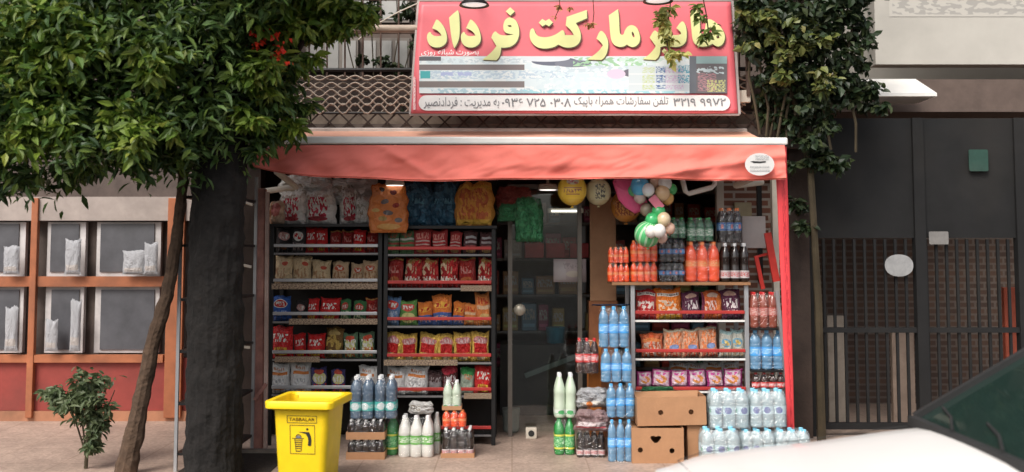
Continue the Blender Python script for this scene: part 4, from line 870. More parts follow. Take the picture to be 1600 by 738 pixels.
# --- top board of the right rack
zB = WZ(441, 8.95) + .002
pack('orange', 950, 984, 412, zB, 8.96, 4, 2, 'lower of the two at the left end of the brown board')
pack('orange', 951, 983, 386, zB + .005 + (WZ(412, 8.96) - zB), 8.96, 4, 2, 'upper of the two at the left end of the brown board')
pack('orange', 986, 1028, 410, zB, 8.96, 4, 2, 'under another pack, below the green striped balloon')
pack('orange', 986, 1028, 376, zB + .004 + (WZ(410, 8.96) - zB), 8.96, 4, 2, 'on another pack, touching the green striped balloon')
pack('bluecola', 1030, 1071, 410, zB, 8.96, 4, 2, 'bottom pack beside the tall orange bottles')
pack('bluecola', 1030, 1071, 374, zB + .004 + (WZ(410, 8.96) - zB), 8.96, 4, 2, 'stacked second beside the tall orange bottles')
pack('greensoda', 1036, 1072, 340, zB + .008 + (WZ(374, 8.96) - zB), 8.97, 3, 2, 'topmost, above the blue cola packs')
pack('orange', 1072, 1126, 378, zB, 8.95, 3, 2, 'tall bottles in the middle of the brown board', desc='6-pack of tall orange soda bottles')
pack('greensoda', 1074, 1116, 340, zB + .004 + (WZ(378, 8.95) - zB), 8.97, 3, 2, 'on top of the tall orange bottles')
pack('cola', 1127, 1172, 380, zB, 8.95, 3, 2, 'at the right end of the brown board', wrapm=None)
t = pack('bluecola', 1123, 1160, 325, zB + .004 + (WZ(380, 8.95) - zB), 8.97, 3, 2, 'orange caps, above the dark cola with pale labels', desc='pack of blue-labelled cola bottles')
for b in children(t):
    for c in children(b):
        if c.name.startswith('cap'):
            c.data = c.data.copy(); c.data.materials.clear(); c.data.materials.append(M['cap_o']); break
# right column with little shelves
sh = empty('wire_shelf', (0, 8.85, 0), 'narrow grey wire shelf holding drinks beside the red strip', 'shelf')
for py in (513, 578, 616):
    zz = WZ(py, 8.95); g = MB()
    x0, x1 = WX(1172, py, 8.95), WX(1228, py, 8.95)
    g.box(x0, x1, .04, .30, zz - .014, zz); g.obj('shelf_board', M['blackmetal'], sh)
g = MB(); a = W(1214, 455, 8.8); b = W(1232, 615, 8.8); g.bar((a.x, -.04, a.z), (b.x, -.04, b.z), .028, .028)
g.obj('slanted_upright', M['greymetal'], sh)
for px in (1173, 1226):
    x = WX(px, 560, 8.95); g = MB(); g.box(x - .01, x + .01, .302, .322, 0, WZ(513, 8.95)); g.obj('upright', M['greymetal'], sh)
pack('brown', 1173, 1216, 457, WZ(513, 8.95) + .002, 8.92, 3, 2, 'above the blue water on the narrow shelf')
pack('bluewater', 1173, 1227, 516, WZ(578, 8.95) + .002, 8.92, 3, 1, 'on the narrow shelf by the red strip', 'wrap')
pack('coke', 1176, 1228, 583, WZ(616, 8.95) + .002, 8.92, 4, 1, 'below the blue water on the narrow shelf')
# --- water on the floor at the right
pack('icewater', 1097, 1158, 670, 0, 8.28, 3, 2, 'front left pack on the ground by the boxes', 'bluewrap', H=.285)
pack('icewater', 1159, 1213, 670, 0, 8.36, 3, 2, 'bottom middle pack beside the car', 'bluewrap', H=.265)
pack('icewater', 1214, 1268, 670, 0, 8.36, 3, 2, 'bottom pack farthest right behind the white car', 'bluewrap', H=.265)
pack('icewater', 1110, 1172, 615, .268, 8.44, 3, 2, 'upper left pack on other water packs', 'bluewrap', H=.30)
pack('icewater', 1173, 1230, 616, .272, 8.46, 3, 2, 'upper right pack below the red strip', 'bluewrap', H=.295, rz=.05)
# --- tall water stack left of the grey rack
xw = 938
pack('bluewater', 950, 990, 650, 0, 8.45, 3, 1, 'bottom of the tall water stack by the boxes', 'wrap', H=.33)
z = .335
pack('bluewater', 944, 988, 0, z, 8.55, 3, 1, 'second up in the tall water stack', 'wrap', H=.27, rz=.1)
z += .275
pack('bluewater', 936, 984, 0, z, 8.62, 3, 1, 'third up in the tall water stack', 'wrap', H=.27)
z += .275
pack('bluewater', 936, 984, 512, z, 8.7, 3, 1, 'top of the tall water stack', 'wrap', H=.34)
sack(925, 984, 478, 515, 9.0, art('dark_blue_film', (.03, .06, .14), [('swirl', .5, .5, .5, .5, (.12, .2, .35))], rough=.2, bump=1), 'dark blue crumpled film lying on top of the tall water stack', 41, 'plastic film', 'plastic_film', th=.2, zb=z + .345)
# --- drinks beside door
pack('limesoda', 866, 899, 647, 0, 8.72, 2, 2, 'on the floor under the pale yoghurt bottles', H=.30)
pack('mintdoogh', 866, 901, 583, .305, 8.72, 2, 2, 'standing on the lime soda by the door', wrapm=None, H=.36)
pack('cola', 901, 946, 655, 0, 8.62, 4, 2, 'on the floor under the pink and white packet', H=.22)
sack(900, 950, 640, 680, 8.60, art('pink_packet', (.26, .17, .17), [('rect', .5, .35, .42, .1, (.6, .5, .5)), ('squig', .5, .65, .4, .2, (.20, .12, .12)), ('rect', .5, .2, .42, .03, (.5, .08, .1))], bump=.7), 'dull pink packet with white band on the dark cola pack', 42, 'packet', 'packet', th=.3, zb=.222)
sack(902, 952, 606, 655, 8.7, art('clear_bag', (.42, .42, .43), [('ell', .5, .2, .42, .16, (.68, .64, .58)), ('ell', .35, .2, .1, .14, (.7, .22, .06)), ('squig', .6, .7, .4, .2, (.5, .5, .52))], rough=.2, bump=.9), 'crumpled clear bag with white and orange contents above the pink packet', 43, 'bag', 'plastic_bag', th=.28, zb=.395)
pack('coke', 900, 936, 552, .66, 8.8, 3, 2, 'left of the tall water stack, above the clear bag', H=.29)
# --- left floor group
pack('cola', 542, 600, 681, 0, 8.55, 5, 3, 'on the floor right of the bin', tray=.38, H=.155, desc='low case of small dark bottles')
pack('cola', 542, 600, 650, .16, 8.55, 5, 3, 'second up, right of the bin', tray=.38, H=.155, desc='low case of small dark bottles')
pack('teal', 546, 583, 577, .32, 8.55, 2, 2, 'on the small cases, just above the bin edge', H=.345)
pack('teal', 584, 619, 577, .32, 8.57, 2, 2, 'on the small cases, nearer the white drinks', H=.345)
pack('limesoda', 602, 621, 640, 0, 8.7, 1, 2, 'between the small cases and the white yoghurt drinks', H=.31, desc='pair of lime soda bottles')
pack('doogh', 622, 677, 635, 0, 8.62, 3, 2, 'on the floor in front of the racks', H=.335)
pack('doogh', 676, 688, 640, 0, 8.78, 1, 2, 'just behind the other white bottles', H=.33, desc='pair of white yoghurt drink bottles')
pack('cola', 690, 740, 655, 0, 8.62, 4, 3, 'beside the white yoghurt drinks', tray=.16, H=.235, desc='case of slim dark bottles with pale labels')
pack('orange', 694, 730, 0, .24, 8.66, 3, 2, 'on the case of slim dark bottles', H=.13)
pack('mintdoogh', 692, 720, 588, .376, 8.68, 2, 2, 'highest of its stack before the red-railed rack', tray=.14, H=.235)
# white folded sack on doogh
sack(640, 676, 627, 650, 8.72, plastw2, 'crumpled white plastic on top of the white yoghurt drinks', 45, 'plastic film', 'plastic_film', th=.18, zb=.338)
# ================================================================== CARDBOARD BOXES
def carton(px0, px1, z0, H, Y, D, holes, label, rz=0, ry=0):
    a = WX(px0, 650, Y); b = WX(px1, 650, Y); wd = b - a
    t = empty('cardboard_box', ((a + b) / 2, Y, z0), label, 'box', 'fruit cartons', rz)
    t.rotation_euler = (0, ry, rz)
    ol = [[(-wd / 2, 0), (wd / 2, 0), (wd / 2, H), (-wd / 2, H)]]
    for h in holes:
        if h[0] == 'c': ol.append([(h[1] * wd + .021 * math.cos(2 * math.pi * k / 14), h[2] * H + .021 * math.sin(2 * math.pi * k / 14)) for k in range(14)])
        else: ol.append([(h[1] * wd + x, h[2] * H + z_) for x, z_ in smooth_outline([(-.048, .022), (-.02, .03), (0, .022), (.02, .03), (.048, .022), (.03, -.01), (0, -.035), (-.03, -.01)], 1)])
    me = plate_mesh('front_panel', ol, .006); link('front_panel', me, M['card'], t)
    for e_ in (-wd / 2, wd / 2 - .006): g = MB(); g.box(e_, e_ + .006, .0035, D, 0, H); g.obj('side_panel', M['card'], t)
    g = MB(); g.box(-wd / 2 + .0065, wd / 2 - .0065, D - .006, D, 0, H); g.obj('rear_panel', M['card'], t)
    g = MB(); g.box(-wd / 2 + .0065, wd / 2 - .0065, .0035, D - .0065, 0, .006); g.obj('bottom_panel', M['darkcard'], t)
    g = MB()
    g.quad((-wd / 2, .0, H + .001), (wd / 2, .0, H + .001), (wd / 2 - .03, D * .42, H - .02), (-wd / 2 + .03, D * .42, H - .02)); g.quad((-wd / 2, D, H + .001), (wd / 2, D, H + .001), (wd / 2 - .03, D * .55, H - .035), (-wd / 2 + .03, D * .55, H - .035))
    o = g.obj('flap', M['card'], t); s_ = o.modifiers.new('s', 'SOLIDIFY'); s_.thickness = .004
    return t
carton(987, 1068, 0, .275, 8.40, .34, [('c', -.34, .38), ('c', .27, .36), ('v', -.04, .68)], 'lower cardboard carton with two round holes and a heart-shaped hole')
carton(1074, 1102, 0, .29, 8.50, .30, [], 'narrow plain cardboard carton between the lower carton and the water packs')
carton(996, 1104, .288, .225, 8.46, .36, [('c', -.16, .46), ('c', .28, .46)], 'upper wide cardboard carton with two round holes, tilted', ry=R(-1.2))
# green plastic on the rack's lowest rail
sack(1003, 1052, 604, 612, 8.9, greenp, 'flat scrap of green plastic between the pink bags and the upper carton', 46, 'plastic film', 'plastic_film', th=.1)
# ================================================================== INTERIOR
# glass door
dr = empty('glass_door', (0, 9.6, 0), 'frameless glass shop door with round handle standing in the dark doorway', 'door')
def panel(px0, px1, Y, py0, py1, name, mat, parent, th=.012):
    a = W(px0, 500, Y); b = W(px1, 500, Y); g = MB(); g.box(a.x, b.x, Y - 9.6, Y - 9.6 + th, .04, 2.25); return g.obj(name, mat, parent)
panel(800, 905, 9.62, 0, 0, 'glass_leaf', M['glass'], dr)
g = MB()
for px in (797, 906): x = WX(px, 500, 9.6); g.box(x - .02, x + .02, -.02, .04, 0, 2.3)
x0, x1 = WX(797, 500, 9.6), WX(906, 500, 9.6); g.box(x0 + .0205, x1 - .0205, -.02, .04, 2.26, 2.3)
g.obj('door_frame', pm('dim_aluminium', (.16, .14, .12), .4, .5), dr)
c = W(812, 484, 9.57); g = MB(); g.lathe([(.001, -.03), (.05, -.028), (.055, -.012), (.05, 0), (.001, 0)], 18, (c.x, -.03, c.z), 'y'); g.obj('handle', pm('handle_brass', (.5, .45, .36), .3, .3), dr, smooth=True)
c = W(890, 423, 9.58); a = W(865, 441, 9.58); b = W(916, 405, 9.58)
nm_ = art('paper_notice_print', (.40, .34, .34), [('rect', .2, .5, .18, .4, (.46, .42, .42)), ('ell', .6, .35, .22, .14, (.5, .45, .38)), ('squig', .6, .7, .3, .12, (.28, .24, .24))], bump=0, rough=.7)
me = gridmesh('paper_notice', 2, 2, lambda u, v: (a.x + (b.x - a.x) * u, 0, a.z + (b.z - a.z) * v)); o = link('paper_notice', me, nm_, None, (0, 9.596, 0)); s_ = o.modifiers.new('s', 'SOLIDIFY'); s_.thickness = .003
tag(o, 'pale paper notice taped inside the glass door', 'notice')
# counter & interior shelves
wl = M['greymetal']
ish = empty('wall_shelving', (0, 11.7, 0), 'dim wall shelving deep inside the shop full of goods', 'shelving')
X0, X1 = WX(700, 400, 11.7), WX(1130, 400, 11.7)
for zz in (.4, .8, 1.2, 1.6, 2.0, 2.35):
    g = MB(); g.box(X0, X1, -.15, .3, zz - .025, zz); g.obj('shelf', pm('dim_shelf', (.3, .27, .25), .5), ish)
for x in (X0, (X0 + X1) / 2, X1): g = MB(); g.box(x - .02, x + .02, .305, .335, 0, 2.6); g.obj('upright', M['greymetal'], ish)
gi = 0
cols = [(.5, .07, .05), (.6, .54, .48), (.16, .3, .42), (.5, .28, .12), (.1, .26, .14), (.6, .42, .15), (.45, .08, .16)]
gmats = [art('interior_goods', c, [('squig', .5, .6, .4, .2, Wh), ('rect', .5, .2, .4, .06, tuple(min(.8, x * 2) for x in c))], bump=0) for c in cols]
names = ['red', 'grey', 'blue', 'brown', 'green', 'ochre', 'crimson']
for si, zz in enumerate((.4, .8, 1.2, 1.6, 2.0)):
    x = X0 + .06; k = 0
    while x < X1 - .2:
        wd = rnd.uniform(.1, .22); h = rnd.uniform(.16, .3); ci = rnd.randrange(7)
        if rnd.random() < .88:
            me = gridmesh('carton', 1, 1, lambda u, v: (0, 0, 0))
            g = MB(); g.box(0, wd, -.1, .1, 0, h); me = g.mesh('goods_box'); l = me.uv_layers.new(name='UVMap')
            for lo in me.loops: q = me.vertices[lo.vertex_index].co; l.data[lo.index].uv = (q.x / wd, q.z / h)
            o = link('goods_box', me, gmats[ci], None, (x, 11.7, zz + .001)); b_ = o.modifiers.new('b', 'BEVEL'); b_.width = .006
            tag(o, '%s box of goods, %s along the %s shelf up inside the dark shop' % (names[ci], (ORD + ['thirteenth', 'fourteenth', 'fifteenth', 'sixteenth', 'seventeenth', 'eighteenth', 'nineteenth', 'twentieth', 'twenty-first', 'twenty-second', 'twenty-third'])[k], ORD[si]), 'box', 'goods on the shelves inside'); k += 1
        x += wd + rnd.uniform(.01, .05)
# counter
ct = empty('shop_counter', (WX(880, 600, 10.8), 10.8, 0), 'dark counter with a slanting glass edge inside the doorway', 'counter')
g = MB(); g.box(-.65, .6, 0, .5, 0, .72); g.obj('counter_body', pm('counter_dark', (.035, .028, .025), .5), ct)
a = W(820, 585, 10.8); b = W(925, 545, 10.8); g = MB(); g.bar((a.x - ct.location.x, -.04, a.z), (b.x - ct.location.x, -.04, b.z), .05, .2); g.obj('glass_edge', pm('dim_green_glass', (.16, .2, .19), .15), ct)
c = W(884, 330, 10.9); t = empty('tube_light', c, 'lit white tube light glimmering inside the shop right of the door notice', 'light')
g = MB(); g.tube([(-.15, 0, 0), (.15, 0, 0)], .009, 8); g.obj('tube', pm('lit_tube', (.8, .77, .72), .5, emit=2.2), t)
g = MB(); g.box(-.19, .19, .014, .05, -.02, .03); g.obj('fitting', M['cream'], t)
# blue tub on the counter, brown carton panel, red soda cooler
c = W(868, 556, 10.95)
g = MB(); g.lathe([(.001, 0), (.09, 0), (.1, .16), (.105, .165), (.095, .165)], 16)
tag(g.obj('blue_tub', pm('teal_blue_plastic', (.03, .28, .42), .4), None, (WX(868, 560, 11.0), 11.0, .721), smooth=True), 'turquoise plastic tub on the counter inside the doorway', 'tub')
bx = MB(); bx.box(-.12, .12, 0, .02, 0, .95)
a = W(942, 470, 9.6)
tag(bx.obj('cardboard_sheet', M['darkcard'], None, (a.x, 9.55, WZ(470, 9.6)), bevel=.004), 'dull brown cardboard panel upright between the door and the soda bottles', 'cardboard')
o = MB().box(-.13, .13, 0, .2, 0, WZ(470, 9.6) - .002).obj('side_cabinet', pm('rust_cabinet', (.22, .08, .03), .7, var=.3), None, (a.x, 9.55, 0)); tag(o, 'narrow rust brown cabinet behind the tall water stack', 'cabinet')
o = MB().box(-.05, .05, 0, .3, 0, .9).obj('orange_board', pm('orange_board', (.45, .14, .02), .6), None, (WX(930, 560, 9.0), 9.0, 0)); tag(o, 'slim orange board standing left of the tall water stack', 'board')
# red cloth boxes row over door
for i, px in enumerate((835, 868, 905)):
    g = MB(); g.box(-.09, .09, 0, .12, 0, .14)
    tag(g.obj('red_carton', pm('dim_red_box', (.28, .03, .03), .6, var=.4), None, (WX(px, 390, 9.9), 9.9, 1.62 + 0), bevel=.005), 'dim red carton on the inner ledge over the door, %s from left' % ORD[i], 'box', 'red cartons over the door')
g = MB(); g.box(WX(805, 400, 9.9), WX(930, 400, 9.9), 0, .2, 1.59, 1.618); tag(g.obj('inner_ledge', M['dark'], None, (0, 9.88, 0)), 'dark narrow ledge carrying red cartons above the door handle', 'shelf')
# small things by the door on the floor
def lump(name, px0, px1, h, Y, mat, label, cat):
    g = MB(); wd = WX(px1, 670, Y) - WX(px0, 670, Y); r = wd / 2
    g.lathe([(r * .8, 0), (r * .95, h * .1), (r, h * .8), (r * 1.05, h * .82), (r * 1.05, h), (r * .9, h)], 16)
    tag(g.obj(name, mat, None, ((WX(px0, 670, Y) + WX(px1, 670, Y)) / 2, Y + r, 0), smooth=False), label, cat)
lump('bucket', 785, 812, .22, 9.75, pm('dim_grey_plastic', (.22, .24, .22), .5), 'grey plastic bucket behind the glass beside the black rack', 'bucket')
g = MB(); g.box(-.05, .05, 0, .06, 0, .1); o = g.obj('socket_box', M['cream'], None, (WX(830, 670, 9.5), 9.46, .0), bevel=.008); tag(o, 'small white box with a round dark hole on the doorway floor', 'box')
g = MB(); g.lathe([(.001, -.002), (.028, -.002), (.028, .002), (.001, .002)], 14, (0, -.004, .05), 'y'); g.obj('hole', M['ink'], o)
# ceiling lights and frames
for i, (px, py, Y, lab) in enumerate(((617, 290, 9.0, 'small round white ceiling lamp above the spotted bag'), (856, 297, 9.25, 'small round white ceiling lamp left of the yellow balloon'))):
    c = W(px, py, Y); t = empty('ceiling_lamp', c, lab, 'lamp', 'ceiling lamps'); rr_ = 15 / (F / Y)
    g = MB(); g.lathe([(rr_, 0), (rr_ * 1.02, .01), (rr_ * .9, .05), (.02, .055), (.012, .06), (.012, max(.08, ZC - c.z))], 18); g.obj('housing', M['cream'], t, smooth=True)
    g = MB(); g.lathe([(.0, -.004), (rr_ * .8, -.003), (rr_ * .95, .001)], 18); g.obj('diffuser', pm('lit_diffuser', (.9, .86, .78), .5, emit=1.3), t)
# tilted white frame (hanging light frame)
hf = empty('hanging_light', W(1092, 300, 8.9), 'white rounded rectangular light fitting hanging tilted under the awning by the brick wall', 'light fitting'); O = hf.location
g = MB(); ring = [W(1066, 280, 8.9) - O, W(1071, 299, 8.9) - O, W(1076, 303, 8.9) - O, W(1112, 293, 8.9) - O, W(1117, 288, 8.9) - O, W(1114, 268, 8.95) - O, W(1070, 268, 8.95) - O]
g.tube(ring, .022, 8, closed=True); g.obj('frame', M['white'], hf, smooth=True)
g = MB(); g.tube([W(1090, 268, 8.95) - O, W(1090, 225, 9.2) - O], .006, 5); g.obj('hook', M['blackmetal'], hf)
# white square panel leaning on brick
a = W(1160, 388, 9.2); b = W(1196, 338, 9.2)
g = MB(); g.box(0, b.x - a.x, 0, .03, 0, b.z - a.z); o = g.obj('white_panel', pm('dull_white_board', (.42, .37, .35), .6, var=.1), None, (a.x, 9.2, a.z), bevel=.004); tag(o, 'dull white square panel against the brick wall beside the cola pack', 'panel')
a = W(1155, 338, 9.5); b = W(1182, 315, 9.5); g = MB(); g.box(0, b.x - a.x, 0, .05, 0, b.z - a.z); tag(g.obj('meter_box', pm('yellowed_box', (.38, .32, .2), .6), None, (a.x, 9.69, a.z), bevel=.004), 'yellowed meter box on the brick wall above the white panel', 'meter box')
# red frames leaning
rf = empty('red_folding_frame', (0, 9.1, 0), 'red folding metal frame leaning on the brick wall above the brown drinks', 'frame')
g = MB()
def rb(p, q, Y, r=.035):
    a = W(*p, Y); b = W(*q, Y); a.y -= 9.1; b.y -= 9.1; g.bar(a, b, r, .03)
rb((1199, 364), (1213, 440), 9.1, .06); rb((1181, 400), (1192, 452), 9.15); rb((1180, 402), (1202, 396), 9.18, .02); g.obj('frame', pm('red_frame', (.5, .03, .02), .45), rf)
rf2 = WX(1183, 400, 9.3)

# ================================================================== BALLOONS
def balloon(px, py, rpx, col, lab, Y=8.75, face=None, squash=1.08, stripes=False):
    c = W(px, py, Y); r = rpx / (F / Y) ; t = empty('balloon', c, lab, 'balloon', 'balloons under the awning')
    g = MB(); N = 16; prof = [(max(.0005, r * math.sin(math.pi * k / N) * (1 - .10 * (1 - k / N) ** 2 * 0)), -r * squash * math.cos(math.pi * k / N)) for k in range(N + 1)]
    prof = [(a, b - (.0 if b > -r * .9 else .0)) for a, b in prof]
    m_ = pm('balloon_skin', col, .22, var=.03, coat=.5)
    if stripes:
        nt = m_.node_tree; L = nt.links.new; tc = _n(nt, 'ShaderNodeTexCoord'); sp = _n(nt, 'ShaderNodeSeparateXYZ'); L(tc.outputs['Object'], sp.inputs[0])
        at = _n(nt, 'ShaderNodeMath', operation='ARCTAN2'); L(sp.outputs[0], at.inputs[0]); L(sp.outputs[1], at.inputs[1])
        mu = _n(nt, 'ShaderNodeMath', operation='MULTIPLY'); mu.inputs[1].default_value = 12; L(at.outputs[0], mu.inputs[0])
        sn = _n(nt, 'ShaderNodeMath', operation='SINE'); L(mu.outputs[0], sn.inputs[0]); gt = _n(nt, 'ShaderNodeMath', operation='GREATER_THAN'); L(sn.outputs[0], gt.inputs[0])
        mx = _n(nt, 'ShaderNodeMix', data_type='RGBA'); L(gt.outputs[0], mx.inputs[0]); mx.inputs[6].default_value = (.10, .5, .18, 1); mx.inputs[7].default_value = (.45, .72, .45, 1); L(mx.outputs[2], nt.nodes['Principled BSDF'].inputs['Base Color'])
    g.lathe(prof, 22); o = g.obj('skin', m_, t, smooth=True)
    if stripes: o.rotation_euler = (R(25), R(12), 0)
    g = MB(); g.lathe([(r * .05, -r * squash - r * .02), (r * .14, -r * squash - r * .12), (r * .10, -r * squash - r * .13)], 8); g.obj('knot', m_, t)
    if face:
        me = gridmesh('print', 10, 8, lambda u, v: (r * .75 * (2 * u - 1) * 1.0, -(math.sqrt(max(.01, 1 - (.75 * (2 * u - 1)) ** 2 - (.6 * (2 * v - 1)) ** 2)) * r + .002), r * squash * .6 * (2 * v - 1)))
        link('print', me, face, t)
    return t
fy = art('balloon_print', (.80, .52, .06), [('squig', .5, .42, .4, .10, (.35, .12, .08)), ('rect', .5, .58, .40, .03, (.4, .16, .08)), ('ell', .5, .9, .28, .16, (.6, .56, .45)), ('squig', .5, .9, .22, .12, (.5, .1, .1)), ('rect', .5, .24, .3, .03, (.4, .16, .08))], bump=0)
fw = art('balloon_print_pale', (.52, .48, .30), [('squig', .55, .5, .26, .45, (.10, .09, .08))], bump=0)
balloon(894, 297, 23, (.80, .52, .06), 'large yellow printed balloon left of the pale one', face=fy)
balloon(935, 300, 20, (.50, .46, .28), 'large pale cream balloon with dark print beside the yellow one', Y=8.85, face=fw)
for (px, py, r_, c_, lb, Y) in ((1000, 291, 15, (.10, .42, .72), 'sky blue balloon at the top of the small cluster', 8.72), (990, 298, 9, (.10, .42, .2), 'small green balloon peeping out left of the sky blue one', 8.78),
    (1024, 285, 9, (.66, .42, .32), 'small peach balloon between the blue and white balloons at the top', 8.76), (1039, 287, 11, (.78, .77, .75), 'white balloon at the upper right of the cluster', 8.72),
    (1049, 296, 9, (.06, .40, .12), 'small green balloon at the right of the upper cluster', 8.75), (1013, 297, 10, (.76, .76, .78), 'white balloon overlapping the sky blue one', 8.65),
    (1000, 308, 10, (.60, .45, .42), 'greyish pink balloon below the overlapping white one', 8.74), (1035, 302, 12, (.70, .48, .28), 'tan balloon below the upper right white balloon', 8.7),
    (1043, 310, 10, (.66, .38, .12), 'ochre balloon below the tan one', 8.75), (1010, 328, 10, (.40, .32, .24), 'dull beige balloon above the lower green balloons', 8.8),
    (1029, 331, 11, (.05, .42, .13), 'green balloon at the top of the lower cluster', 8.7), (1019, 344, 11, (.06, .48, .16), 'bright green balloon touching the striped balloon', 8.68),
    (1037, 343, 11, (.72, .56, .36), 'cream balloon beside the bright green one', 8.66), (1046, 357, 9, (.70, .45, .34), 'small peach balloon at the right of the lower cluster', 8.7),
    (1017, 362, 9.5, (.78, .72, .66), 'white balloon in front of the striped balloon, nearer the door', 8.55), (1030, 361, 10.5, (.78, .72, .68), 'white balloon in front of the striped balloon, away from the door', 8.54),
    (1034, 371, 9, (.66, .44, .36), 'peach balloon below the two front white balloons', 8.66)):
    balloon(px, py, r_, c_, lb, Y)
balloon(1012, 366, 21, (.2, .6, .3), 'large green striped balloon at the bottom of the cluster', 8.7, stripes=True, squash=1.0)
balloon(978, 322, 24, (.50, .22, .05), 'large brown and orange ball behind the pink fan', 9.12, face=art('brown_print', (.5, .22, .05), [('squig', .5, .4, .5, .4, (.20, .04, .02))], bump=0))
# pink paper fan
ft = empty('paper_fan', W(985, 300, 8.85), 'shiny pink heart-like paper fan hanging left of the balloons', 'decoration'); O = ft.location
outl = [(957, 284), (962, 277), (990, 280), (1006, 300), (1012, 318), (1003, 330), (992, 334), (978, 325), (966, 312)]
cx, cy = 985, 303
def fan(u, v):
    k = u * len(outl); i = int(k) % len(outl); t_ = k - int(k); a = outl[i]; b = outl[(i + 1) % len(outl)]
    x = a[0] + (b[0] - a[0]) * t_; y = a[1] + (b[1] - a[1]) * t_
    q = W(cx + (x - cx) * v, cy + (y - cy) * v, 8.85 - .03 * (1 - v)); return q - O
me = gridmesh('fan', 45, 5, fan); o = link('fan', me, pm('pink_foil', (.78, .10, .26), .3, 0, var=.1, coat=.5), ft); s_ = o.modifiers.new('s', 'SOLIDIFY'); s_.thickness = .006
g = MB(); g.tube([W(985, 281, 8.86) - O, W(985, 250, 8.9) - O], .004, 5); g.obj('string', M['cream'], ft)
g = MB(); g.bar(W(1018, 308, 8.66) - O, W(1033, 326, 8.66) - O, .07, .01); g.obj('ribbon', pm('pink_ribbon', (.75, .2, .28), .35, var=.05), ft)

# ================================================================== BIN
YBN = 7.42
bn = empty('wheelie_bin', (WX(467, 700, YBN), YBN, ROAD), 'open bright yellow plastic rubbish bin with a litter symbol on its front', 'bin', rz=R(-7))
zr = WZ(627, YBN) - ROAD; bw = .44; bd = .46
def binwall(mb, w0, d0, z0_, w1, d1, z1_, n=5, rad=.05, inner=None):
    pass
def rr(w_, d_, z_, rad=.05, n=5):
    P = []
    for (sx, sy, a0) in ((1, -1, -90), (1, 1, 0), (-1, 1, 90), (-1, -1, 180)):
        for k in range(n + 1):
            a = R(a0 + 90 * k / n); P.append((sx * (w_ / 2 - rad) + rad * math.cos(a), sy * (d_ / 2 - rad) + rad * math.sin(a) + bd / 2, z_))
    return P
def loft(rings):
    g = MB(); n = len(rings[0])
    for r_ in rings: g.v += r_
    for i in range(len(rings) - 1):
        for k in range(n): g.f.append((i * n + k, i * n + (k + 1) % n, (i + 1) * n + (k + 1) % n, (i + 1) * n + k))
    return g
g = loft([rr(.30, .34, .06), rr(.31, .35, .09), rr(.405, .43, zr - .05), rr(.405, .43, zr - .045), rr(.39, .42, zr - .04), rr(.385, .41, zr - .1), rr(.31, .34, .12)])
g.f.append(tuple(range(24))[::-1]); n0 = len(g.v) - 24; g.f.append(tuple(range(n0, n0 + 24)))
g.obj('bin_body', M['yellow'], bn, smooth=True).modifiers.new('e', 'EDGE_SPLIT').split_angle = R(40)
g = loft([rr(.455, .50, zr - .055, .045), rr(.50, .545, zr - .05, .05), rr(.505, .55, zr - .008, .05), rr(.495, .54, zr, .05), rr(.42, .455, zr, .04), rr(.405, .44, zr - .01, .04), rr(.40, .435, zr - .07, .04), rr(.455, .50, zr - .055, .045)])
g.obj('rim', M['yellow'], bn, smooth=True).modifiers.new('e', 'EDGE_SPLIT').split_angle = R(40)
for sx in (-1, 1):
    g = MB(); g.lathe([(.001, -.03), (.09, -.03), (.1, -.02), (.1, .02), (.09, .03), (.001, .03)], 18)
    o = g.obj('wheel', M['blackmetal'], bn, (sx * .19, bd - .02, .10)); o.rotation_euler = (0, math.pi / 2, 0)
g = MB(); g.tube([(-.17, bd + .07, zr - .03), (.17, bd + .07, zr - .03)], .014, 8); g.bar((-.17, bd - .02, zr - .03), (-.17, bd + .07, zr - .03), .02, .02); g.bar((.17, bd - .02, zr - .03), (.17, bd + .07, zr - .03), .02, .02); g.obj('handle', M['yellow'], bn)
# litter symbol: front wall slopes; local front plane
def bfront(x, z_, off=.0):
    k = (z_ - .09) / (zr - .05 - .09); d_ = .35 + (.43 - .35) * k
    return Vector((x, bd / 2 - d_ / 2 - .003 - off, z_))
s_ = zr - (WZ(627, YBN) - ROAD)
def bpix(px, py): # 787 px zoom of (440..520, 645..720) to local x,z
    X = 440 + px / 9.84; Yp = 645 + py / 9.84
    q = W(X, Yp, YBN); return (q.x - bn.location.x), q.z - ROAD
def bshape(name, pts, mat=M['ink'], off=.0, holes=()):
    ols = [[bpix(*p) for p in pts]] + [[bpix(*p) for p in h] for h in holes]
    me = plate_mesh(name, ols, 0)
    for v in me.vertices: q = bfront(v.co.x, v.co.z, off); v.co = q
    link(name, me, mat, bn)
rct = lambda a, b, c, d: [(a, c), (b, c), (b, d), (a, d)]
dk = pm('faded_print', (.16, .11, .02), .6)
bshape('name_frame', rct(62, 540, 50, 168), dk, 0, [rct(72, 530, 60, 158)])
bshape('symbol_frame', rct(105, 505, 196, 648), dk, 0, [rct(114, 496, 206, 638)])
me = text_mesh('TABBALAR', .01, 'name_lettering'); a, b, c, d = me['bb']
for v in me.vertices:
    u = (v.co.x - a) / (b - a); t = (v.co.z - c) / (d - c); q = bpix(95 + 410 * u, 135 - 50 * t); v.co = bfront(q[0], q[1], .001)
link('name_lettering', me, pm('brown_print', (.22, .10, .02), .6), bn)
bshape('litter_person', [(235, 305), (330, 302), (415, 305), (440, 370), (448, 440), (440, 515), (425, 522), (388, 512), (398, 450), (392, 390), (360, 335), (300, 318)])
bshape('litter_person', [(385 + 20 * math.cos(k * .63), 262 + 18 * math.sin(k * .63)) for k in range(10)])
for k, yy in enumerate((400, 425, 458, 490, 522, 554, 596)):
    ins = 0 if k == 0 else 30 + k * 4
    bshape('litter_basket', rct(140 + ins, 330 - ins, yy, yy + (14 if k else 10)), M['ink'] if k % 2 == 0 else dk)
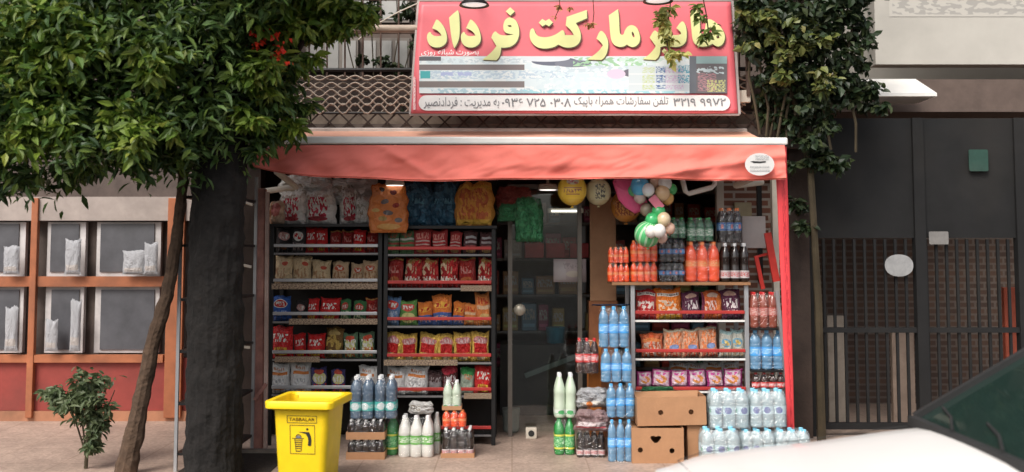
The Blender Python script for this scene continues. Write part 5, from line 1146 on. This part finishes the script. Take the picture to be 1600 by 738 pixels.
bshape('litter_basket', [(178, 405), (188, 405), (205, 600), (195, 600)], dk); bshape('litter_basket', [(305, 405), (295, 405), (278, 600), (288, 600)], dk)
bshape('litter_paper', [(190, 385), (210, 350), (240, 335), (275, 350), (295, 385), (280, 388), (262, 360), (240, 350), (220, 362), (205, 388)], dk)
bshape('litter_basket', [(215, 370), (245, 360), (270, 372), (290, 400), (200, 400)], M['greyink'])

# ================================================================== FOLIAGE
def leaves(name, pts, size, mat, parent=None, seed=1, droop=.3, aspect=2.4, facing=None):
    rr_ = random.Random(seed); v = []; f = []
    for (p, sc) in pts:
        s = size * sc * rr_.uniform(.6, 1.25); az = rr_.uniform(0, 2 * math.pi); el = rr_.uniform(-.9, .55) - droop
        d = Vector((math.cos(az) * math.cos(el), math.sin(az) * math.cos(el), math.sin(el)))
        nrm = Vector((rr_.gauss(0, .5), rr_.gauss(-.35, .5), rr_.gauss(.7, .4))); s1 = d.cross(nrm)
        if s1.length < 1e-3: continue
        s1.normalize(); n_ = s1.cross(d).normalized(); wd = s / aspect / 2; n0 = len(v)
        c = Vector(p)
        v += [c, c + d * s * .38 + s1 * wd + n_ * wd * .4, c + d * s * .45 - n_ * .0, c + d * s * .38 - s1 * wd + n_ * wd * .4, c + d * s + n_ * (-s * .1), c + d * s * .75 + s1 * wd * .6 + n_ * wd * .2, c + d * s * .75 - s1 * wd * .6 + n_ * wd * .2]
        f += [(n0, n0 + 1, n0 + 2), (n0, n0 + 2, n0 + 3), (n0 + 2, n0 + 1, n0 + 5, n0 + 4), (n0 + 2, n0 + 4, n0 + 6, n0 + 3)]
    me = bpy.data.meshes.new(name); me.from_pydata([tuple(x) for x in v], [], f); me.materials.append(mat)
    return link(name, me, None, parent)
def cluster_pts(blobs, n, seed, shell=.55):
    """blobs: (center, (rx,ry,rz), weight)"""
    rr_ = random.Random(seed); P = []; tot = sum(b[2] for b in blobs)
    for c, rad, wgt in blobs:
        k = int(n * wgt / tot); sub = max(3, k // 28)
        cen = []
        for _ in range(sub):
            d = Vector((rr_.gauss(0, 1), rr_.gauss(0, 1), rr_.gauss(0, 1))).normalized(); q = rr_.uniform(shell, 1.0)
            cen.append(Vector(c) + Vector((d.x * rad[0] * q, d.y * rad[1] * q, d.z * rad[2] * q)))
        for _ in range(k):
            e = rr_.choice(cen); s = .16 * min(1, max(rad))
            P.append((e + Vector((rr_.gauss(0, s), rr_.gauss(0, s), rr_.gauss(0, s * .7))), 1))
    return P
def B(px, py, Y, rpx, ry=.45, w_=None, asp=1.0):
    c = W(px, py, Y); r = rpx / (F / Y); return (c, (r, ry, r * asp), w_ or rpx * rpx * asp)
lm1 = leafmat('tree_leaf', [(.024, .055, .016), (.05, .10, .026), (.085, .155, .036), (.036, .08, .02), (.19, .27, .055), (.08, .15, .035)])
lm2 = leafmat('sunlit_leaf', [(.08, .16, .02), (.20, .28, .035), (.05, .12, .02), (.30, .34, .06)])  # yellow-green copy of the tree leaf, sunlight put into its colour
lm3 = leafmat('ivy_leaf', [(.016, .032, .014), (.034, .062, .022), (.016, .030, .014), (.07, .09, .032), (.02, .036, .016)], .45)
lm4 = leafmat('pale_ivy_leaf', [(.12, .15, .03), (.22, .24, .07), (.05, .08, .02), (.30, .26, .09)], .45)
def rough_trunk(o, amp):
    sd_ = o.modifiers.new('s', 'SUBSURF'); sd_.subdivision_type = 'SIMPLE'; sd_.levels = sd_.render_levels = 4
    tx_ = bpy.data.textures.new('bark_relief', 'CLOUDS'); tx_.noise_scale = .11; tx_.noise_depth = 3
    dm = o.modifiers.new('d', 'DISPLACE'); dm.texture = tx_; dm.strength = amp * 3; dm.mid_level = .5; dm.texture_coords = 'LOCAL'
# the big tree at the left: dark trunk by the kerb
YT = 7.9
tr_ = empty('street_tree', W(333, 738, YT) * 1.0, 'leafy street tree with a thick black trunk left of the shop', 'tree')
tr_.location = (WX(333, 720, YT), YT, 0); O = tr_.location.copy()
g = MB(); tx = O.x
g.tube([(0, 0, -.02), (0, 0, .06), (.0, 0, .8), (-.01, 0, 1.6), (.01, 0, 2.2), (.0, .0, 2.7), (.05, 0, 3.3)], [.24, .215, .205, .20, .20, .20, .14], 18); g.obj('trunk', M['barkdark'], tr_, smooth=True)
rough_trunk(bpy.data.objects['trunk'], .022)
g = MB()
for (q, r_) in (((-1.0, -.2, 3.6), .07), ((.7, .1, 3.5), .06), ((-1.7, .1, 3.2), .05), ((.2, .3, 4.4), .08), ((-.6, -.4, 4.3), .06), ((.45, -.1, 2.9), .04)):
    q = Vector(q); g.tube([(0, 0, 2.45), q * .45 + Vector((0, 0, 1.3)), q * .8 + Vector((0, 0, .5)), q], [.12, r_ * 1.3, r_, r_ * .4], 8)
g.obj('limb', M['barkdark'], tr_, smooth=True)
blobs = [B(60, 70, 7.7, 130, .7), B(190, 60, 7.6, 130, .7), B(320, 60, 7.7, 110, .6), B(60, 190, 7.6, 110, .6), B(170, 200, 7.5, 95, .5), B(290, 185, 7.7, 95, .5), B(395, 60, 7.9, 80, .4), B(415, 125, 7.9, 66, .35), B(410, 190, 7.95, 50, .3, asp=1.2), B(455, 30, 7.9, 52, .3), B(395, 225, 8.0, 26, .15), B(440, 175, 8.0, 40, .2), B(475, 165, 8.0, 20, .12), B(20, 280, 7.7, 50, .4), B(-60, 130, 7.6, 130, .7), B(330, -90, 7.7, 150, .7), B(120, -90, 7.7, 160, .7), B(350, 250, 7.85, 26, .2), B(440, -80, 7.8, 80, .4), B(430, -160, 7.3, 130, .6), B(520, -230, 7.2, 130, .6), B(380, -60, 7.2, 90, .4), B(230, 262, 7.6, 36, .3, asp=.6), B(120, 268, 7.6, 40, .3, asp=.6)]  # upper clumps near the awning's left end are unseen, added to shade it
P = cluster_pts(blobs, 36000, 5, .3)
P = [(Vector(p) - O, s) for p, s in P]
leaves('crown', P, .11, lm1, tr_, 6, aspect=2.9)
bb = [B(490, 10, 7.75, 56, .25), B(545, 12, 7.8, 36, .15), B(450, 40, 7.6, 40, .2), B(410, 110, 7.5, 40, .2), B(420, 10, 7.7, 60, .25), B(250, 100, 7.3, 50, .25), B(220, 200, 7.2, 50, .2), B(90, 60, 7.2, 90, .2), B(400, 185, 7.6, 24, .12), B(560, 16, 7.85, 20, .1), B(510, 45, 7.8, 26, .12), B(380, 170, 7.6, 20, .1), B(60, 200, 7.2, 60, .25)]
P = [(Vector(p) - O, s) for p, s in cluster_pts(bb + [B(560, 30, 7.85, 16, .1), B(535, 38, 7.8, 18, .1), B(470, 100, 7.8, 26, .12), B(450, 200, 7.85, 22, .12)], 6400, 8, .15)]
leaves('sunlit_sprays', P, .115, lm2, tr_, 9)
# red flowers
fl = []
rr_ = random.Random(3)
for (px, py, n_) in ((406, 62, 7), (404, 74, 6), (433, 80, 8), (436, 88, 6), (428, 57, 4), (442, 70, 3), (449, 97, 5), (415, 53, 3), (397, 49, 3)):
    for _ in range(n_):
        c = W(px + rr_.gauss(0, 5), py + rr_.gauss(0, 4), 7.5); fl.append((c - O, 1))
leaves('red_flowers', fl, .045, leafmat('petal', [(.7, .03, .015), (.85, .06, .02), (.5, .015, .01)]), tr_, 4, aspect=1.2)
# thin leaning tree
t2 = empty('young_tree', (WX(196, 738, 8.0), 8.0, 0), 'thin leaning brown trunk left of the black trunk', 'tree'); O = t2.location.copy()
g = MB(); pts = [(0, 0, 0)] + [tuple(W(px, py, 8.0) - O) for px, py in ((205, 700), (222, 620), (240, 530), (262, 460), (275, 380), (285, 300), (290, 240))]
g.tube(pts, [.085, .075, .06, .055, .05, .045, .04, .035], 10); rough_trunk(g.obj('trunk', M['bark'], t2, smooth=True), .010)
P = [(Vector(p) - O, s) for p, s in cluster_pts([B(292, 235, 8.0, 45, .25), B(250, 225, 8.0, 40, .25)], 1200, 12, .2)]
leaves('crown', P, .1, lm1, t2, 13)
# small plant in front of the neighbour
t3 = empty('shrub', (WX(135, 700, 8.2), 8.2, 0), 'small grey-green shrub on the pavement before the orange window frames', 'plant'); O = t3.location.copy()
P = [(Vector(p) - O, s) for p, s in cluster_pts([B(130, 620, 8.2, 42, .2, asp=1.0), B(90, 610, 8.2, 20, .12), B(150, 660, 8.2, 22, .12, asp=1.3), B(140, 700, 8.2, 12, .08, asp=1.2)], 1500, 15, .0)]
leaves('foliage', P, .075, leafmat('shrub_leaf', [(.10, .14, .06), (.16, .19, .09), (.06, .1, .04)]), t3, 14)
g = MB(); g.tube([(0, 0, 0), (.01, 0, .3), (-.03, 0, .55)], [.015, .012, .008], 6)
for dx in (-.2, -.1, .12, .2): g.tube([(0, 0, .1), (dx * .5, .03, .35), (dx, .02, .6)], [.008, .007, .004], 5)
g.obj('stem', M['stem'], t3)
# ivy at the upper right
iv = empty('ivy', (2.45, 9.0, 0), 'dark hanging ivy with pale leaf tips at the upper right of the shop', 'climbing plant'); O = iv.location.copy()
g = MB()
for i, px in enumerate((1178, 1192, 1205, 1222, 1236, 1250, 1290, 1330)):
    pts = [W(px + 9 * math.sin(k * 1.3 + i), -60 + k * 45 + 4 * i, 9.05 + .04 * (i % 3)) - O for k in range(7)]; g.tube(pts, .012, 5)
g.tube([Vector((.3, .35, 0)), Vector((.28, .3, 1.2)), Vector((.22, .25, 2.4)), Vector((.0, .1, 3.2))], [.04, .035, .03, .02], 6)
g.obj('stem', M['stem'], iv)
P = [(Vector(p) - O, s) for p, s in cluster_pts([B(1190, 20, 9.05, 55, .2), B(1215, 90, 9.1, 50, .2), B(1205, 160, 9.15, 32, .18), B(1228, 180, 9.2, 30, .18), B(1262, 40, 9.0, 66, .25), B(1275, 130, 9.05, 56, .25), B(1262, 200, 9.1, 40, .2), B(1320, 40, 9.1, 56, .25), B(1330, 120, 9.15, 44, .25), B(1290, 250, 9.2, 36, .15), B(1240, 260, 9.25, 20, .1), B(1170, 5, 9.0, 34, .15), B(1300, -40, 9.1, 80, .3), B(1252, 330, 9.3, 18, .1, asp=2), B(1360, 170, 9.2, 26, .15)], 6300, 21, .3)]
leaves('foliage', P, .085, lm3, iv, 22, aspect=1.5)
P = [(Vector(p) - O, s) for p, s in cluster_pts([B(1180, 30, 8.9, 34, .12), B(1163, 75, 8.9, 12, .08), B(1205, 45, 8.88, 22, .1), B(1225, 90, 8.9, 22, .1), B(1215, 120, 8.9, 20, .1, asp=1.4), B(1175, 5, 8.9, 26, .1), B(1230, 120, 8.9, 14, .08), B(1250, 60, 8.85, 40, .15), B(1280, 130, 8.85, 30, .15)], 620, 23, .2)]
leaves('pale_tips', P, .085, lm4, iv, 24, aspect=1.5)
# creeper hanging over the sign
cr_ = empty('hanging_creeper', W(1045, 0, 8.85), 'yellow-green creeper sprays hanging over the yellow lettering of the sign', 'climbing plant'); O = cr_.location.copy()
g = MB(); g.tube([W(1050, -20, 8.85) - O, W(1046, 20, 8.86) - O, W(1040, 50, 8.86) - O, W(1045, 85, 8.87) - O], .006, 5); g.tube([W(1095, -20, 8.85) - O, W(1104, 25, 8.86) - O, W(1108, 60, 8.87) - O], .006, 5)
g.tube([W(925, -20, 8.9) - O, W(928, 20, 8.92) - O, W(926, 40, 8.93) - O], .004, 5); g.tube([W(872, -20, 8.9) - O, W(875, 10, 8.92) - O, W(868, 26, 8.93) - O], .004, 5); g.obj('stem', M['stem'], cr_)
P = [(Vector(p) - O, s) for p, s in cluster_pts([B(1045, 12, 8.85, 8, .04), B(1036, 22, 8.85, 13, .05), B(1030, 34, 8.86, 12, .05), B(1037, 45, 8.86, 10, .05), B(1045, 62, 8.86, 8, .04), B(1045, 82, 8.86, 13, .05, asp=.6), B(1065, 84, 8.86, 12, .04, asp=.6), B(1046, 93, 8.86, 6, .03)], 190, 31, .0)]
leaves('pale_leaves', P, .085, leafmat('creeper_pale', [(.42, .46, .12), (.55, .50, .18), (.26, .33, .08), (.60, .58, .30)]), cr_, 32, aspect=1.8)
P = [(Vector(p) - O, s) for p, s in cluster_pts([B(1096, 25, 8.86, 12, .05), B(1110, 42, 8.87, 12, .05, asp=1.4), B(1100, 58, 8.87, 14, .05, asp=.7), B(1108, 52, 8.87, 8, .05), B(1090, 10, 8.86, 12, .05), B(1042, 57, 8.87, 7, .03)], 110, 33, .0)]
leaves('green_leaves', P, .08, leafmat('creeper_green', [(.10, .16, .03), (.2, .26, .06), (.05, .1, .02)]), cr_, 34, aspect=2)
P = [(Vector(p) - O, s) for p, s in cluster_pts([B(924, 38, 8.93, 10, .02, asp=1.4), B(872, 12, 8.93, 6, .02, asp=1.6), B(868, 26, 8.93, 4, .02), B(890, 12, 8.93, 5, .02)], 60, 35, .0)]
leaves('dry_leaves', P, .045, leafmat('creeper_dry', [(.38, .2, .08), (.5, .3, .12), (.3, .1, .05)]), cr_, 36, aspect=1.8)
# balcony plants behind bars
bp = empty('balcony_plant', (WX(590, 100, 9.8), 9.8, ZC + .101), 'dark straggly plant behind the balcony bars left of the sign', 'plant'); O = bp.location.copy()
P = [(Vector(p) - O, s) for p, s in cluster_pts([B(640, 20, 9.7, 24, .1), B(585, 20, 9.7, 30, .1), B(655, 70, 9.7, 14, .1, asp=2), B(598, 95, 9.7, 16, .1), B(565, 90, 9.7, 12, .1), B(540, 60, 9.7, 14, .1), B(625, 160, 9.7, 16, .1), B(540, 150, 9.7, 16, .1), B(620, 105, 9.7, 14, .1)], 1100, 41, .0)]
leaves('foliage', P, .06, lm3, bp, 42, aspect=1.5)
g = MB()
for dx in (-.3, -.05, .2, .35): g.tube([(0, 0, 0), (dx * .5, 0, .4), (dx, -.05, 1.0), (dx * .9, -.08, 1.5)], .006, 5)
g.obj('stem', M['stem'], bp)

# ================================================================== NEIGHBOUR AT LEFT
YN = 10.45; NX0, NX1 = -9.0, XL - .26
nb = empty('neighbour_shop', ((NX0 + NX1) / 2, YN, 0), 'neighbouring shop with orange window frames and a brick-red lower wall', 'building'); O = nb.location
def NB(name, mat, px0, px1, py0, py1, y0, y1, parent=None, absx=None, bevel=0):
    a = W(px0, py1, YN); b = W(px1, py0, YN); g = MB(); g.box(a.x - O.x, b.x - O.x, y0, y1, max(a.z, 0), b.z); return g.obj(name, mat, parent or nb, bevel=bevel)
beig = pm('neighbour_beige', (.38, .32, .29), .8, var=.15, dirt=.3); redw = pm('brick_red_paint', (.27, .045, .035), .6, var=.15, dirt=.3); oran = pm('orange_frame_paint', (.37, .125, .055), .6, var=.2, dirt=.5); glz = pm('shop_window_glass', (.10, .10, .11), .12, var=.3, scale=2)
xn = NX1 - O.x
g = MB(); g.box(NX0 - O.x, xn, .12, .3, 0, 5.5); g.obj('wall', pm('neighbour_upper', (.10, .075, .065), .85, var=.3), nb)
g = MB(); a = WZ(345, YN); b = WZ(308, YN); g.box(NX0 - O.x, xn, -.03, .118, a, b); g.obj('fascia', beig, nb)
g = MB(); a = WZ(560, YN); g.box(NX0 - O.x, xn, 0, .118, 0.1, a); g.obj('lower_wall', redw, nb)
g = MB(); g.box(NX0 - O.x, xn, -.02, .118, 0, .098); g.obj('plinth', pm('plinth_orange', (.40, .18, .10), .7, dirt=.4), nb)
for (a, b) in ((-60, 38), (66, 132), (144, 250)):
    w_ = NB('window', pm('window_grey_frame', (.58, .54, .53), .6, dirt=.4), a, b, 347, 552, .04, .1)
    A = W(a, 552, YN); Bq = W(b, 347, YN)
    for (z0_, z1_) in ((347, 428), (450, 550)):
        q = W(a + 10, z1_ - 3, YN); r_ = W(b - 10, z0_ + 3, YN); g = MB(); g.box(q.x - O.x, r_.x - O.x, .025, .039, q.z, r_.z); g.obj('pane', glz, w_)
for (a, b) in ((43, 64), (258, 292)): NB('frame_post', oran, a, b, 310, 652, -.06, .0 - .001, bevel=.005)
g = MB(); a = W(-200, 448, YN); b = W(257, 432, YN); g.box(a.x - O.x, b.x - O.x, -.03, .02, a.z, b.z); g.obj('transom', oran, nb)
g = MB(); a = W(-200, 566, YN); b = W(257, 554, YN); g.box(a.x - O.x, b.x - O.x, -.05, .02, a.z, b.z); g.obj('sill', oran, nb)
# things in the window: white jug, white sacks
for i, (px, py, r_, h) in enumerate(((215, 430, 22, .28), (205, 545, 16, .3), (95, 425, 14, .3), (20, 425, 14, .25), (100, 545, 12, .35))):
    pass
jw = art('pale_goods', (.36, .36, .38), [('rect', .5, .2, .4, .08, (.42, .38, .36))], bump=.4, rough=.6)
for i, (x0, x1, y0, yb, lab) in enumerate(((190, 228, 392, 429, 'pale wrapped parcel in the upper window nearest the black trunk, left one'), (224, 248, 380, 429, 'pale wrapped parcel in the upper window nearest the black trunk, right one'), (6, 30, 480, 549, 'tall pale parcel in the low window left of the orange post'), (70, 92, 500, 549, 'grey parcel in the low window just right of the orange post'), (108, 128, 470, 549, 'tall pale parcel in the low window between the posts'), (4, 32, 385, 429, 'pale parcel in the upper window left of the orange post'), (100, 128, 375, 429, 'pale parcel in the upper window between the posts'))):
    me = bag_mesh('parcel', 60 + i, .5); me.materials.append(jw); a = W(x0, yb, 10.34); b = W(x1, y0, 10.34)
    o = link('parcel', me, None, None, ((a.x + b.x) / 2, 10.34, a.z)); o.scale = (b.x - a.x, .1, b.z - a.z); tag(o, lab, 'parcel', 'parcels in the neighbour window')
# ================================================================== RIGHT NEIGHBOUR: gate and pale wall
YG = 9.62
gt = empty('metal_gate', (WX(1430, 600, YG), YG, 0), 'tall black metal gate with solid top and barred lower half right of the shop', 'gate'); O = gt.location
gx0, gx1 = XR + .22 - O.x, 7.5 - O.x
blk = pm('gate_black', (.006, .0058, .006), .75, 0, var=.6, scale=2.5, bump=.25, bscale=3, dirt=.4)
g = MB(); g.box(gx0, gx1, 0, .03, WZ(372, YG), WZ(185, YG)); g.obj('solid_panel', blk, gt)
g = MB(); x = gx0 + .05
while x < gx1: g.box(x - .012, x + .012, 0, .024, .12, WZ(374, YG)); x += .095
g.obj('bars', blk, gt)
g = MB(); g.box(gx0, gx1, -.015, .04, .06, .118); g.box(gx0, gx1, -.015, .04, WZ(520, YG), WZ(512, YG)); g.obj('cross_rail', blk, gt)
for px in (1262, 1440, 1600, 1780):
    x = WX(px, 500, YG) - O.x; g = MB(); g.box(x - .05, x + .05, -.035, .05, 0, WZ(185, YG)); g.obj('gate_post', blk, gt)
# courtyard behind bars
yd = empty('courtyard_wall', (4.6, 11.6, 0), 'dim patchy brick courtyard wall seen through the gate bars', 'wall')
g = MB(); g.box(-2.0, 4, 0, .2, 0, 2.4); g.obj('wall', brickmat('court_brick', (.12, .07, .05), (.08, .05, .04), (.16, .13, .11)), yd)
for i, (px, py, wpx, hpx, c_, lab) in enumerate(((1307, 530, 26, 70, (.34, .29, .24), 'pale upright board behind the gate bars nearest the shop'), (1412, 545, 34, 60, (.32, .24, .19), 'pinkish board behind the gate bars in the middle'), (1585, 470, 30, 40, (.40, .09, .05), 'red plastic crate behind the gate bars near the car'))):
    c = W(px, py + hpx / 2, 10.4); g = MB(); wd = wpx / 155; g.box(-wd / 2, wd / 2, 0, .06, 0, max(.3, c.z + hpx / 155))
    tag(g.obj('board', pm('court_board', c_, .7, var=.25), None, (c.x, 10.4, 0), bevel=.004), lab, 'board')
# upper storey at right
ub = empty('pale_building', (5.2, 10.6, 0), 'pale cream building wall above the black gate', 'building')
pw = pm('pale_wall_paint', (.50, .47, .42), .85, var=.1, scale=1.5, dirt=.25)
g = MB(); g.box(-2.3, 4.5, 1.2, 1.4, 0, 6.5); g.obj('wall', pw, ub)
g = MB(); g.box(-2.3, 4.5, -.35, 1.199, WZ(178, 10.4), WZ(128, 10.4)); g.obj('soffit', pm('brown_soffit', (.12, .085, .07), .8, var=.2), ub)
# pale upper panel facing street
g = MB(); g.box(-1.55, 4.5, -.3, -.1, WZ(110, 10.3) + .06, 6.5); g.obj('upper_wall', pw, ub)
a = W(1390, 26, 10.29); b = W(1640, -14, 10.29)
me = gridmesh('faded_lettering', 1, 1, lambda u, v: (a.x + (b.x - a.x) * u - 5.2, 10.296 - 10.6, a.z + (b.z - a.z) * v)); link('faded_lettering', me, art('faded_letters', (.50, .47, .42), [('squig', .5, .5, .48, .42, (.36, .34, .31))], bump=0, rough=.8, sx=1.3, nscale=.9), ub)
g = MB(); a = W(1362, 148, 9.5); b = W(1470, 112, 9.5); g.box(a.x, b.x, 0, .5, a.z, a.z + .03); g.quad((a.x, 0, a.z + .03), (b.x, 0, a.z + .03), (b.x, .5, b.z + .03), (a.x, .5, b.z + .03))
o = g.obj('window_canopy', M['white'], None, (0, 9.6, 0)); tag(o, 'small white canopy over the gate beside the ivy', 'canopy')
for (nm2, px, py, wpx, hpx, c_, lab, cat) in (('gate_sign', 1528, 251, 30, 34, (.02, .06, .045), 'small dark green square sign on the solid gate panel', 'sign'), ('gate_sign', 1404, 415, 44, 34, (.30, .30, .30), 'pale oval plate on the gate bars', 'sign'), ('gate_sign', 1466, 372, 30, 20, (.20, .19, .18), 'small grey plate at the top of the gate bars', 'sign')):
    c = W(px, py, YG - .03); wd = wpx / (F / YG) / 2; h = hpx / (F / YG) / 2; e = 2.2 if 'oval' in lab else 14
    ol = [(wd * math.copysign(abs(math.cos(k * .1963)) ** (2 / e), math.cos(k * .1963)), h * math.copysign(abs(math.sin(k * .1963)) ** (2 / e), math.sin(k * .1963))) for k in range(32)]
    me = plate_mesh(nm2, [ol], .01); o = link(nm2, me, pm('plate_paint', c_, .6, var=.3, dirt=.5), None, (c.x, YG - .04, c.z)); tag(o, lab, cat, 'plates on the gate')
# iron post and meter beside the sign at the right
g = MB(); a = W(1167, 70, 9.2); b = W(1169, 150, 9.2); g.bar(a, b, .03, .03); tag(g.obj('bracket_post', rust, None), 'short rusty upright bracket between the sign and the ivy', 'bracket')
a = W(1156, 160, 9.2); b = W(1173, 141, 9.2); g = MB(); g.box(0, b.x - a.x, 0, .06, 0, b.z - a.z); tag(g.obj('junction_box', M['cream'], None, (a.x, 9.2, a.z), bevel=.006), 'small white junction box by the lower right corner of the sign', 'junction box')

# ================================================================== CAR
car = empty('parked_car', (2.9, 5.2, ROAD), 'white car parked at the kerb, bonnet pointing left, in the foreground', 'car')
paint = pm('white_car_paint', (.84, .81, .78), .35, var=.015, coat=.35); cg = pm('car_glass', (.015, .03, .025), .05, var=.1, spec=.8); blkp = pm('black_rubber', (.02, .02, .02), .7)
# section profile along x: (x, zlow, zhood, halfwidth)
def lerp_tab(tab, x):
    for i in range(len(tab) - 1):
        if x <= tab[i + 1][0]:
            t = (x - tab[i][0]) / (tab[i + 1][0] - tab[i][0]); t = max(0, min(1, t)); t = t * t * (3 - 2 * t) * .4 + t * .6
            return [a + (b - a) * t for a, b in zip(tab[i][1:], tab[i + 1][1:])]
    return list(tab[-1][1:])
CT = [(-2.15, .35, .66, .55), (-2.08, .28, .84, .70), (-1.8, .22, .91, .79), (-1.4, .2, .955, .82), (-.6, .2, 1.05, .84), (.0, .2, 1.07, .85), (1.2, .2, 1.07, .85), (1.8, .22, 1.05, .82), (2.05, .3, .95, .74), (2.1, .38, .75, .6)]
NXc, NS = 60, 20
def carpt(i, k):
    x = -2.15 + 4.25 * i / NXc; zl, zt, hw = lerp_tab(CT, x); a = math.pi * (k / NS)      # from right sill over the top to left sill
    ca, sa = math.cos(a), math.sin(a); e = 8
    q = (abs(ca) ** e + abs(sa) ** e) ** (-1 / e); yy = ca * q * hw; zz = zl + (zt - zl) * sa * q
    if sa * q > .9: zz += .035 * (1 - (yy / hw) ** 2)
    return (x, -yy, zz)
v = [carpt(i, k) for i in range(NXc + 1) for k in range(NS + 1)]; f = []
for i in range(NXc):
    xm = -2.15 + 4.25 * (i + .5) / NXc
    for k in range(NS):
        side = k < 3 or k >= NS - 3
        if side and (abs(xm + 1.35) < .36 or abs(xm - 1.25) < .36) and (k < 2 or k >= NS - 2): continue
        a = i * (NS + 1) + k; f.append((a, a + 1, a + NS + 2, a + NS + 1))
f.append(tuple(range(NS + 1))); f.append(tuple(NXc * (NS + 1) + k for k in range(NS + 1))[::-1])
me = bpy.data.meshes.new('car_body'); me.from_pydata(v, [], f); me.polygons.foreach_set('use_smooth', [True] * len(f)); link('body', me, paint, car)
# cabin
cab = [(-.55, 1.0), (.05, 1.40), (.25, 1.445), (.9, 1.45), (1.35, 1.38), (1.95, .98)]
def side_y(z_): return .80 - (z_ - .98) * .42
g = MB(); n = len(cab)
for s in (-1, 1):
    g.v += [(x, s * side_y(z_), z_) for x, z_ in cab]
g.f.append(tuple(range(n))); g.f.append(tuple(range(n, 2 * n))[::-1])
g.obj('side_glass', cg, car)
g = MB(); g.quad((-.55, -.76, 1.005), (-.55, .76, 1.005), (.05, .60, 1.405), (.05, -.60, 1.405)); o = g.obj('windscreen', cg, car)
g = MB(); g.quad((1.95, -.76, .985), (1.95, .76, .985), (1.35, .60, 1.385), (1.35, -.60, 1.385)); g.obj('rear_window', cg, car)
rp = [(.05, 1.405), (.25, 1.45), (.6, 1.465), (.9, 1.455), (1.35, 1.385)]
me = gridmesh('roof', 12, 8, lambda u, v: (.03 + 1.34 * u, (2 * v - 1) * (.61), 1.40 + .065 * math.sin(math.pi * min(1, u * 1.05) ** .8) - .03 * (2 * v - 1) ** 4)); o = link('roof', me, paint, car); s_ = o.modifiers.new('s', 'SOLIDIFY'); s_.thickness = .03
for s in (-1, 1):
    for (a, b) in (((-.57, .77, 1.0), (.05, .62, 1.41)), ((.62, .78, 1.0), (.62, .60, 1.44)), ((1.97, .77, .98), (1.35, .62, 1.39))):
        g = MB(); g.bar((a[0], s * a[1], a[2]), (b[0], s * b[1], b[2]), .05, .04); g.obj('pillar', blkp if a[0] < 0 else paint, car)
g = MB(); g.bar((-.60, -.74, .992), (-.60, .74, .992), .05, .05); g.obj('wiper_cowl', blkp, car)
for k in (-.35, .2):
    g = MB(); g.tube([(-.6, k, 1.03), (-.5, k + .25, 1.055), (-.45, k + .48, 1.075)], .008, 6); g.obj('wiper', blkp, car)
for sx in (-1.35, 1.25):
    for s in (-1, 1):
        g = MB(); g.lathe([(.17, -.09), (.27, -.09), (.30, -.06), (.30, .06), (.27, .09), (.17, .09)], 24, (0, 0, 0), 'y'); wh = g.obj('wheel', blkp, car, (sx, s * .70, .30))
        g = MB(); g.lathe([(.001, -.07), (.16, -.08), (.175, -.085), (.175, .085), (.16, .08), (.001, .07)], 20, (0, 0, 0), 'y'); g.obj('rim', M['greymetal'], wh)
for s in (-1, 1):
    g = MB(); g.box(-.035, .02, -.13, .13, -.055, .06); g.obj('headlight', pm('headlamp_lens', (.6, .62, .64), .1, coat=.8), car, (-2.07, s * .52, .66), bevel=.02)
    g = MB(); g.box(-.08, .06, -.07, .07, -.05, .06); g.obj('wing_mirror', paint, car, (-.25, s * .90, 1.02), bevel=.03)
g = MB(); g.box(-.03, .03, -.36, .36, -.06, .05); g.obj('grille', blkp, car, (-2.13, 0, .60), bevel=.01)
g = MB(); g.box(-.05, .08, -.74, .74, -.08, .08); g.obj('bumper', paint, car, (-2.14, 0, .40), bevel=.03)
for c in children(car):
    if c.name.split('.')[0] in ('side_glass', 'windscreen', 'rear_window', 'roof', 'pillar', 'wiper_cowl', 'wiper', 'wing_mirror'): c.location.z += .085
def seam(pts, nm='panel_gap'):
    g = MB(); g.tube(pts, .0022, 5); g.obj(nm, blkp, car)
def ctop(x, yf):
    zl, zt, hw = lerp_tab(CT, x); y = yf * hw; return (x, y, zt + .035 * (1 - yf ** 2) - .0015)
seam([ctop(-1.95 + k * .13, .80) for k in range(11)]); seam([ctop(-1.95 + k * .13, -.80) for k in range(11)]); seam([ctop(-1.95, -.8 + .2 * k) for k in range(9)])
car.location.x = 2.86
